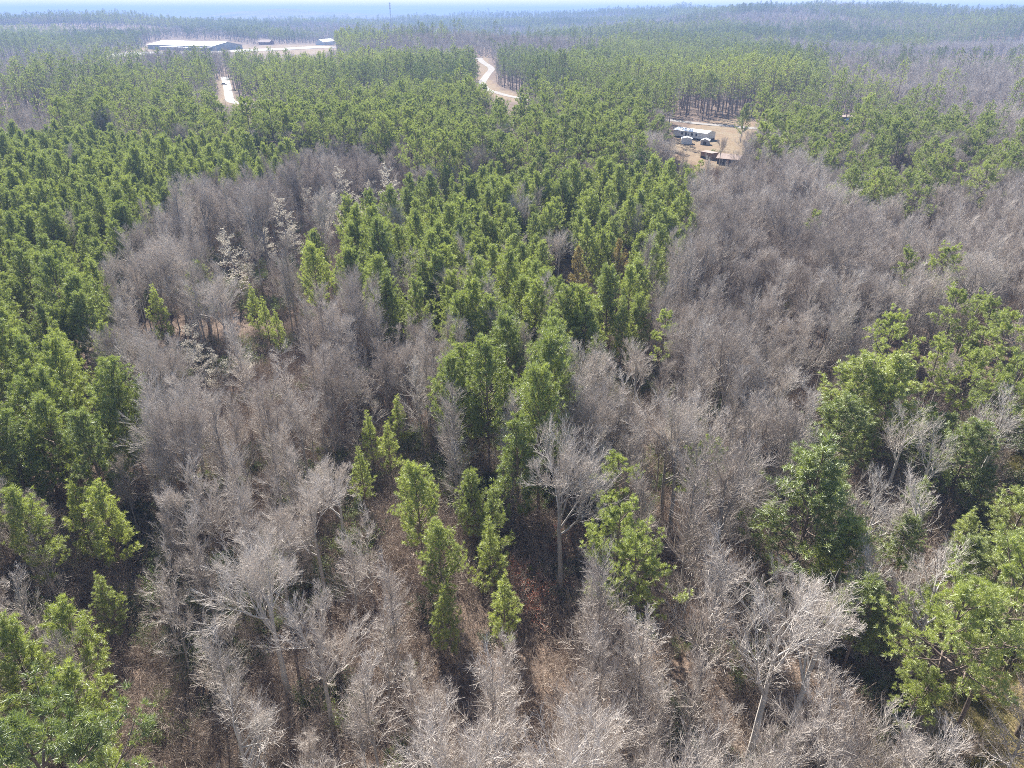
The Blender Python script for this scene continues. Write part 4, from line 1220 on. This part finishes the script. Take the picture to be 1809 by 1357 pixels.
def grass_mesh(name, n, h, spread):
    c = np.stack([rng.normal(0, spread, n), rng.normal(0, spread, n), np.zeros(n)], 1)
    d = unit(np.stack([rng.normal(0, .35, n), rng.normal(0, .35, n), np.ones(n)], 1))
    s = unit(np.cross(d, rng.normal(size=(n, 3)))) * 0.02
    L = (h * rng.uniform(.5, 1.1, n))[:, None]
    V = np.stack([c - s, c + s, c + d * L], 1).reshape(-1, 3)
    return mesh_from(name, [(V, np.arange(n)[:, None] * 3 + np.arange(3)[None], 0)], [M['grass']])
X, Y = candidates(24, 200, 0.9, 0.80, 10)
gr = in_poly(X + (fbm(X, Y, 6, 3) - .5) * 8, Y, GRASS) | in_poly(X, Y + (fbm(X, Y, 6, 4) - .5) * 8, GRASS2)
keep = gr & (fbm(X, Y, 5, 15) > .36)
X, Y = X[keep], Y[keep]
n = len(X)
scatter('grass', 'rough green and straw coloured grass in the openings', X, Y, terrain(X, Y), rng.integers(0, 2, n), rng.uniform(0, 6.283, n), rng.uniform(.6, 1.3, n),
        np.clip(.25 + .9 * (fbm(X, Y, 9, 16) - .15), 0, 1), [grass_mesh('grass_tuft', 160, .5, .38), grass_mesh('grass_tuft', 120, .75, .3)])
#@@PART3
# ------------------------------------------------------------------ buildings, road, vehicles
PB = {
    'white_siding': plain_mat('white siding', (0.74, 0.76, 0.78), (0.66, 0.68, 0.71), 1.2, 0.55),
    'white_roof': plain_mat('white metal roof', (0.80, 0.80, 0.79), (0.70, 0.70, 0.69), 0.6, 0.38, 0.0, 0.6),
    'dark': plain_mat('dark cladding', (0.035, 0.035, 0.045), (0.06, 0.055, 0.06), 1.5, 0.7),
    'glass': plain_mat('window glass', (0.03, 0.04, 0.06), (0.05, 0.06, 0.08), 1, 0.12, 0, 0.6),
    'grey_siding': plain_mat('grey siding', (0.42, 0.43, 0.44), (0.34, 0.35, 0.36), 1.0, 0.6),
    'brown_wood': plain_mat('weathered brown wood', (0.22, 0.14, 0.10), (0.30, 0.20, 0.15), 2.0, 0.85),
    'brown_roof': plain_mat('brown shingle roof', (0.27, 0.20, 0.17), (0.35, 0.27, 0.23), 1.2, 0.9),
    'brick': plain_mat('red brick wall', (0.20, 0.08, 0.06), (0.27, 0.12, 0.09), 3.0, 0.9),
    'blue': plain_mat('faded blue door', (0.22, 0.38, 0.58), (0.28, 0.44, 0.62), 1.5, 0.6),
    'teal': plain_mat('pale teal panel', (0.30, 0.55, 0.56), (0.40, 0.62, 0.62), 1.5, 0.5),
    'steel': plain_mat('galvanised steel', (0.28, 0.29, 0.30), (0.20, 0.21, 0.22), 1.0, 0.5, 0.6),
    'car_dark': plain_mat('dark car paint', (0.02, 0.025, 0.04), (0.03, 0.03, 0.05), 1, 0.25, 0, 0.6),
    'car_white': plain_mat('white car paint', (0.75, 0.75, 0.75), (0.7, 0.7, 0.7), 1, 0.25, 0, 0.6),
    'tyre': plain_mat('tyre rubber', (0.02, 0.02, 0.02), (0.03, 0.03, 0.03), 4, 0.9),
    'road': plain_mat('pale worn asphalt', (0.27, 0.25, 0.225), (0.20, 0.18, 0.165), 0.15, 0.9),
    'concrete': plain_mat('pale gravel yard', (0.26, 0.235, 0.205), (0.16, 0.14, 0.12), 0.05, 0.8),
    'asphalt': plain_mat('grey asphalt', (0.16, 0.16, 0.17), (0.20, 0.20, 0.21), 0.1, 0.9),
    'log': plain_mat('bleached log', (0.50, 0.46, 0.43), (0.36, 0.32, 0.30), 3, 0.9),
}

def box(x0, x1, y0, y1, z0, z1):
    v = np.array([(x, y, z) for x in (x0, x1) for y in (y0, y1) for z in (z0, z1)], float)
    f = np.array([(0, 1, 3, 2), (4, 6, 7, 5), (0, 4, 5, 1), (2, 3, 7, 6), (0, 2, 6, 4), (1, 5, 7, 3)])
    return v, f

def gable(x0, x1, y0, y1, z0, rise, t=0.12, over=0.3, axis='x'):
    """two roof slabs with thickness, ridge along axis"""
    if axis == 'x':
        a0, a1, b0, b1 = x0 - over, x1 + over, y0 - over, y1 + over
    else:
        a0, a1, b0, b1 = y0 - over, y1 + over, x0 - over, x1 + over
    bm_ = (b0 + b1) / 2
    slope = rise / (bm_ - b0) * over
    prof = [(b0, z0 - slope), (bm_, z0 + rise), (b1, z0 - slope), (b1, z0 - slope + t), (bm_, z0 + rise + t), (b0, z0 - slope + t)]
    V = []
    for a in (a0, a1):
        for b, z in prof:
            V.append((a, b, z) if axis == 'x' else (b, a, z))
    F = [(0, 1, 7, 6), (1, 2, 8, 7), (2, 3, 9, 8), (3, 4, 10, 9), (4, 5, 11, 10), (5, 0, 6, 11)]
    F4 = [(0, 5, 4, 1), (1, 4, 3, 2), (6, 7, 10, 11), (7, 8, 9, 10)]
    return np.array(V, float), np.array(F + F4)

def gable_walls(x0, x1, y0, y1, z0, z1, rise, axis='x'):
    v, f = box(x0, x1, y0, y1, z0, z1)
    if axis == 'x':
        ym = (y0 + y1) / 2
        tri = [(x0, y0, z1), (x0, y1, z1), (x0, ym, z1 + rise), (x1, y0, z1), (x1, y1, z1), (x1, ym, z1 + rise)]
    else:
        xm = (x0 + x1) / 2
        tri = [(x0, y0, z1), (x1, y0, z1), (xm, y0, z1 + rise), (x0, y1, z1), (x1, y1, z1), (xm, y1, z1 + rise)]
    v = np.concatenate([v, np.array(tri, float)])
    f = np.concatenate([f, np.array([(8, 9, 10, 10), (11, 13, 12, 12)])])
    return v, f

def thing(name, label, cat, loc, rz=0.0, group=None):
    o = empty(name, loc, rz)
    o['label'] = label
    o['category'] = cat
    if group:
        o['group'] = group
    return o

def part(name, chunks, mat, parent):
    if not isinstance(chunks, list):
        chunks = [chunks]
    chunks = [(v, np.array([q for q in f]), 0) for v, f in chunks]
    me = mesh_from(name, chunks, [mat], False)
    return child(name, me, parent)

def at_px(px, py):
    x, y = ground_at(px, py)
    return Vector((x, y, float(terrain(x, y))))

def span(a, b):
    """front corner a, front corner b (pixels of the wall foot) -> origin, yaw, length"""
    A, B = at_px(*a), at_px(*b)
    d = B - A
    return A, math.atan2(d.y, d.x), math.hypot(d.x, d.y)

def window(parent, x, z, w, h, y=0.0):
    f = part('window', box(x - w / 2 - .08, x + w / 2 + .08, y - .05, y + .02, z - .08, z + h + .08), PB['white_siding'], parent)
    part('pane', box(x - w / 2, x + w / 2, y - .07, y - .051, z, z + h), PB['glass'], f)

# mobile home
A, yaw, L = span((1189, 241.5), (1247, 249.5))
W = 7.6
o = thing('mobile_home', 'long white mobile home with bright roof standing in the clearing', 'mobile home', A, yaw)
part('skirting', box(.1, L - .1, .1, W - .1, -.5, .6), PB['dark'], o)
part('wall', gable_walls(0, L, 0, W, .6, 3.2, .8), PB['white_siding'], o)
part('roof', gable(0, L, 0, W, 3.2, .8, .12, .25), PB['white_roof'], o)
for fx in (.27, .46, .57, .70):
    window(o, L * fx, 1.5, .95 if fx != .46 else .6, 1.15 if fx != .46 else .7)
dr = part('door', box(L * .36, L * .36 + .95, -.05, .02, .62, 2.65), PB['glass'], o)
part('step', [box(L * .36 - .2, L * .36 + 1.15, -1.2, -.06, -.3, .35)], PB['dark'], o)
pr = part('porch_roof', box(-3.2, -.3, W * .3, W + 1.0, 3.3, 3.45), PB['dark'], o)
for px_ in (-3.0, -.6):
    part('porch_post', box(px_ - .06, px_ + .06, W + .7, W + .82, -.3, 3.3), PB['dark'], o)
# white garden shed in front
def shed(name, label, a, b, depth, h, rise, wall, roof, group=None, axis='y', door=None):
    A, yaw, L = span(a, b)
    o = thing(name, label, 'shed', A, yaw, group)
    part('wall', gable_walls(0, L, 0, depth, -.4, h, rise, axis), wall, o)
    part('roof', gable(0, L, 0, depth, h, rise, .1, .2, axis), roof, o)
    d = part('door', box(L * .32, L * .68, -.05, .02, .05, h * .82), door or wall, o)
    part('handle', box(L * .6, L * .6 + .06, -.09, -.051, h * .4, h * .46), PB['steel'], d)
    return o
shed('garden_shed', 'white shed with gable roof in front of the mobile home', (1203.5, 254.5), (1222, 255), 3.6, 2.3, .6, PB['white_siding'], PB['white_roof'])
shed('garden_shed', 'grey shed with pale rounded roof beside the white shed', (1237, 256), (1252, 257), 3.4, 1.9, .7, PB['grey_siding'], PB['white_roof'], door=PB['dark'])
A, yaw, L = span((1237, 279), (1256, 283))
o = thing('wooden_shed', 'small open brown wooden shed with flat roof at the clearing edge', 'shed', A, yaw)
part('wall', [box(0, .15, 0, 3.6, -.3, 2.5), box(L - .15, L, 0, 3.6, -.3, 2.5), box(.15, L - .15, 3.45, 3.6, -.3, 2.5), box(.15, L - .15, 0, .15, .9, 2.5)], PB['brown_wood'], o)
part('roof', box(-.3, L + .3, -.3, 3.9, 2.5, 2.65), PB['brown_roof'], o)
A, yaw, L = span((1266, 290), (1303, 294))
o = thing('brown_house', 'old dark house with brown roof half hidden by bare trees', 'house', A, yaw)
part('wall', gable_walls(0, L, 0, 6.5, -.4, 2.4, 1.2), PB['dark'], o)
part('roof', gable(0, L, 0, 6.5, 2.4, 1.2, .15, .5), PB['brown_roof'], o)
for fx in (.2, .75):
    window(o, L * fx, 1.0, 1.0, 1.0)
part('door', box(L * .45, L * .45 + 1, -.05, .02, 0, 2.0), PB['brown_wood'], o)
# dark shed with a blue door, further right
A, yaw, L = span((1488, 219), (1512, 218))
o = thing('dark_shed', 'dark shed with blue door and reddish roof between round pines', 'shed', A, yaw)
part('wall', gable_walls(0, L, 0, 6, -.5, 3.4, .5), PB['dark'], o)
part('roof', gable(0, L, 0, 6, 3.4, .5, .15, .4), PB['brown_roof'], o)
part('door', box(L * .12, L * .42, -.06, .02, .1, 3.0), PB['blue'], o)
# brick house by the road and the small blue box
A, yaw, L = span((985, 196), (1004, 197))
o = thing('brick_house', 'dark red brick house with pale roof near the curving road', 'house', A, yaw)
part('wall', gable_walls(0, L, 0, 8, -.5, 3.6, 1.6), PB['brick'], o)
part('roof', gable(0, L, 0, 8, 3.6, 1.6, .2, .5), PB['brown_roof'], o)
for fx in (.2, .8):
    window(o, L * fx, 1.2, 1.2, 1.2)
part('door', box(L * .46, L * .46 + 1.1, -.06, .02, 0, 2.2), PB['white_siding'], o)
part('chimney', box(L * .7, L * .7 + .9, 4.5, 5.4, 4.2, 6.4), PB['brick'], o)
A, yaw, L = span((918, 183.5), (925, 184))
o = thing('storage_box', 'small pale teal and white storage box beside the curving road', 'box', A, yaw)
part('body', box(0, L, 0, 2.6, -.3, 4.4), PB['teal'], o)
part('lid', box(-.1, L + .1, -.1, 2.7, 4.4, 4.6), PB['white_roof'], o)
part('door', box(L * .55, L * .92, -.05, .02, .1, 3.8), PB['white_siding'], o)

# warehouse
A, yaw, L = span((262, 87), (376, 90.5))
W, Hh = 62, 6.5
o = thing('warehouse', 'long industrial warehouse with glaring white roof in a pale yard', 'warehouse', A, yaw)
part('wall', gable_walls(0, L, 0, W, -2, Hh, 5.0), PB['grey_siding'], o)
part('roof', gable(0, L, 0, W, Hh, 5.0, .4, 1.0), PB['white_roof'], o)
for q in range(9):
    part('loading_door', box(L * (.08 + q * .1), L * (.08 + q * .1) + 5, -.2, .05, .3, 5.2), PB['dark'] if q % 3 else PB['white_siding'], o)
part('annex_wall', box(L * .30, L * .72, -14, -.05, -2, 4.6), PB['grey_siding'], o)
part('annex_roof', box(L * .30 - .5, L * .72 + .5, -14.5, -.05, 4.6, 5.0), PB['white_roof'], o)
part('awning', box(L * .80, L * 1.02, -11, -.3, 4.6, 5.1), PB['dark'], o)
# low houses by the yard and far houses
def house(label, a, b, depth, h, rise, wall, roof):
    A, yaw, L = span(a, b)
    o = thing('house', label, 'house', A, yaw, 'small houses far off')
    part('wall', gable_walls(0, L, 0, depth, -1, h, rise), wall, o)
    part('roof', gable(0, L, 0, depth, h, rise, .25, .6), roof, o)
    for fx in (.25, .75):
        window(o, L * fx, 1.2, 1.6, 1.4)
    part('door', box(L * .47, L * .47 + 1.2, -.1, .02, 0, 2.3), PB['brown_wood'], o)
house('low pale house beyond the yard, right of the warehouse', (457, 79), (476, 79), 14, 4, 3, PB['brick'], PB['brown_roof'])
house('white roofed house at the right end of the pale yard', (571, 80), (592, 80), 14, 5, 4, PB['white_siding'], PB['white_roof'])

# lattice radio tower
def make_tower():
    x, y = dirpt(689, 1700)
    z = float(terrain(x, y))
    Ht = CAM_H + 1700 * 5 / FPX * .784 - z + 10
    o = thing('radio_tower', 'thin lattice radio mast standing above the distant trees', 'tower', (x, y, z))
    b, t = 1.7, .8
    for k in range(3):
        a = k * 2.0944
        P = np.array([[(math.cos(a) * (b + (t - b) * s), math.sin(a) * (b + (t - b) * s), Ht * s) for s in np.linspace(0, 1, 8)]])
        part('leg', tubes(P, np.full((1, 8), .22), 4), PB['steel'], o)
    Ps = []
    n = 22
    for q in range(n):
        for k in range(3):
            a, a2 = k * 2.0944, (k + 1) * 2.0944
            s, s2 = q / n, (q + 1) / n
            r0, r1 = b + (t - b) * s, b + (t - b) * s2
            Ps.append([(math.cos(a) * r0, math.sin(a) * r0, Ht * s), (math.cos(a2) * r1, math.sin(a2) * r1, Ht * s2)])
            Ps.append([(math.cos(a) * r1, math.sin(a) * r1, Ht * s2), (math.cos(a2) * r1, math.sin(a2) * r1, Ht * s2)])
    br = part('bracing', tubes(np.array(Ps), np.full((len(Ps), 2), .11), 3), PB['steel'], o)
    br['kind'] = 'stuff'
    for q, zz in enumerate((.99, .93, .87)):
        for k in range(3):
            a = k * 2.0944 + .5
            v, f = box(-.25, .25, -.2, .2, -1.2, 1.2)
            part('antenna', (v + np.array([math.cos(a) * 1.7, math.sin(a) * 1.7, Ht * zz - 1]), f), PB['grey_siding'], o)
make_tower()

# roads and yards as strips a little above the ground
def strip(name, pts, w, mat, label, lift=0.12):
    P = np.array(pts)
    t = np.linspace(0, len(P) - 1, (len(P) - 1) * 8 + 1)
    i = np.minimum(t.astype(int), len(P) - 2)
    f = (t - i)[:, None]
    def cr(p0, p1, p2, p3, u):
        return .5 * (2 * p1 + (p2 - p0) * u + (2 * p0 - 5 * p1 + 4 * p2 - p3) * u ** 2 + (3 * p1 - p0 - 3 * p2 + p3) * u ** 3)
    Q = cr(P[np.maximum(i - 1, 0)], P[i], P[i + 1], P[np.minimum(i + 2, len(P) - 1)], f)
    T_ = np.gradient(Q, axis=0); T_ /= np.maximum(np.linalg.norm(T_, axis=1, keepdims=True), 1e-6)
    Nn = np.stack([-T_[:, 1], T_[:, 0]], 1)
    cols = np.array([-1, -.5, 0, .5, 1]) * w / 2
    G = Q[:, None] + Nn[:, None] * cols[None, :, None]
    z = terrain(G[..., 0], G[..., 1]) + lift
    V = np.concatenate([G, z[..., None]], 2).reshape(-1, 3)
    n, c = len(Q), len(cols)
    a = np.arange(n - 1)[:, None] * c + np.arange(c - 1)[None]
    F = np.stack([a, a + 1, a + c + 1, a + c], -1).reshape(-1, 4)
    o = bpy.data.objects.new(name, mesh_from(name, [(V, F, 0)], [mat]))
    C.objects.link(o)
    o['kind'] = 'structure'
    o['label'] = label
strip('road', ROAD, 6.5, PB['road'], 'pale road curving through the pines past the clearing')
strip('lane', [ground_at(396, 136), ground_at(401, 150), ground_at(404, 168), ground_at(410, 180), ground_at(440, 184), ground_at(475, 185)], 6, PB['concrete'], 'sandy lane bending between dark pines at upper left')
strip('yard', [ground_at(190, 101), ground_at(255, 94), ground_at(330, 93.5), ground_at(420, 90), ground_at(520, 86), ground_at(590, 83)], 46, PB['concrete'], 'pale gravel yard round the warehouse', .35)

# cars
def make_car(label, px, py, yaw, paint):
    p = at_px(px, py)
    o = thing('parked_car', label, 'car', p, yaw, 'cars parked by the sandy lane')
    prof = np.array([(-2.2, .35), (2.2, .35), (2.25, .8), (1.2, .98), (-2.0, 1.0), (-2.25, .8)])
    n = len(prof)
    V = np.concatenate([np.stack([prof[:, 0], np.full(n, s * .88), prof[:, 1]], 1) for s in (-1, 1)])
    F = [(i, (i + 1) % n, n + (i + 1) % n, n + i) for i in range(n)] + [(0, 1, 2, 5), (5, 2, 3, 4), (6, 11, 8, 7), (11, 10, 9, 8)]
    part('body', (V, np.array(F)), paint, o)
    cp = np.array([(-1.7, .99), (.95, .98), (.25, 1.5), (-1.2, 1.5)])
    V = np.concatenate([np.stack([cp[:, 0], np.full(4, s * (.8)), cp[:, 1]], 1) for s in (-1, 1)])
    F = [(0, 1, 5, 4), (1, 2, 6, 5), (2, 3, 7, 6), (3, 0, 4, 7), (0, 3, 2, 1), (4, 5, 6, 7)]
    part('cabin', (V, np.array(F)), PB['glass'], o)
    part('roof', box(-1.15, .2, -.74, .74, 1.5, 1.54), paint, o)
    for sx in (-1.4, 1.4):
        for sy in (-.85, .85):
            P = np.array([[(sx, sy - .1, .33), (sx, sy + .1, .33)]])
            V, F = tubes(P, np.full((1, 2), .33), 10)
            part('wheel', (V, F), PB['tyre'], o)
make_car('dark car parked in shade at the foot of the sandy lane', 383, 187, .3, PB['car_dark'])
make_car('white roofed car parked at the top of the sandy lane', 396, 150, .1, PB['car_white'])

# fallen logs
def fallen(label, a, b, z):
    A, B = Vector((*ground_at(*a, z), 0)), Vector((*ground_at(*b, z), 0))
    A.z = float(terrain(A.x, A.y)) + z; B.z = float(terrain(B.x, B.y)) + z * .4
    d = B - A
    o = thing('fallen_log', label, 'log', A, 0, 'bleached fallen logs')
    s = np.linspace(0, 1, 6)
    P = np.array([[(d.x * q, d.y * q, d.z * q + .1 * math.sin(q * 5)) for q in s]])
    part('trunk', tubes(P, (np.linspace(.24, .12, 6))[None], 7), PB['log'], o)
    Pb, Rb, Lb, _ = grow(P, np.linspace(.2, .1, 6)[None], np.array([d.length]), 5, .3, .95, .8, .18, 4, up=.2, rr=.35, minr=.03)
    part('stubs', tubes(Pb, Rb, 4), PB['log'], o)
fallen('pale fallen log lying among brown twigs, upper of two', (648, 703), (664, 716), 1.6)
fallen('pale fallen log among brown twigs, lower of two', (652, 741), (678, 748), 1.8)
# haze
def make_haze():
    x0, x1, y0, y1, z0, z1 = -16900, 16900, -16900, 16900, float(gz.min()) - 1, 124
    v = np.array([(x, y, z) for x in (x0, x1) for y in (y0, y1) for z in (z0, z1)], float)
    f = np.array([(0, 1, 3, 2), (4, 6, 7, 5), (0, 4, 5, 1), (2, 3, 7, 6), (0, 2, 6, 4), (1, 5, 7, 3)])
    m, nt, out = new_mat('thin blue air')
    pv = N(nt, 'ShaderNodeVolumePrincipled')
    pv.inputs['Color'].default_value = (0.36, 0.52, 0.90, 1)
    pv.inputs['Density'].default_value = HAZE_DENSITY
    pv.inputs['Anisotropy'].default_value = 0.0
    nt.links.new(pv.outputs[0], out.inputs['Volume'])
    me = mesh_from('haze', [(v, f, 0)], [m], False)
    o = bpy.data.objects.new('haze', me)
    C.objects.link(o)
    o['kind'] = 'stuff'
    o['label'] = 'pale blue haze in the air over the whole forest'
make_haze()
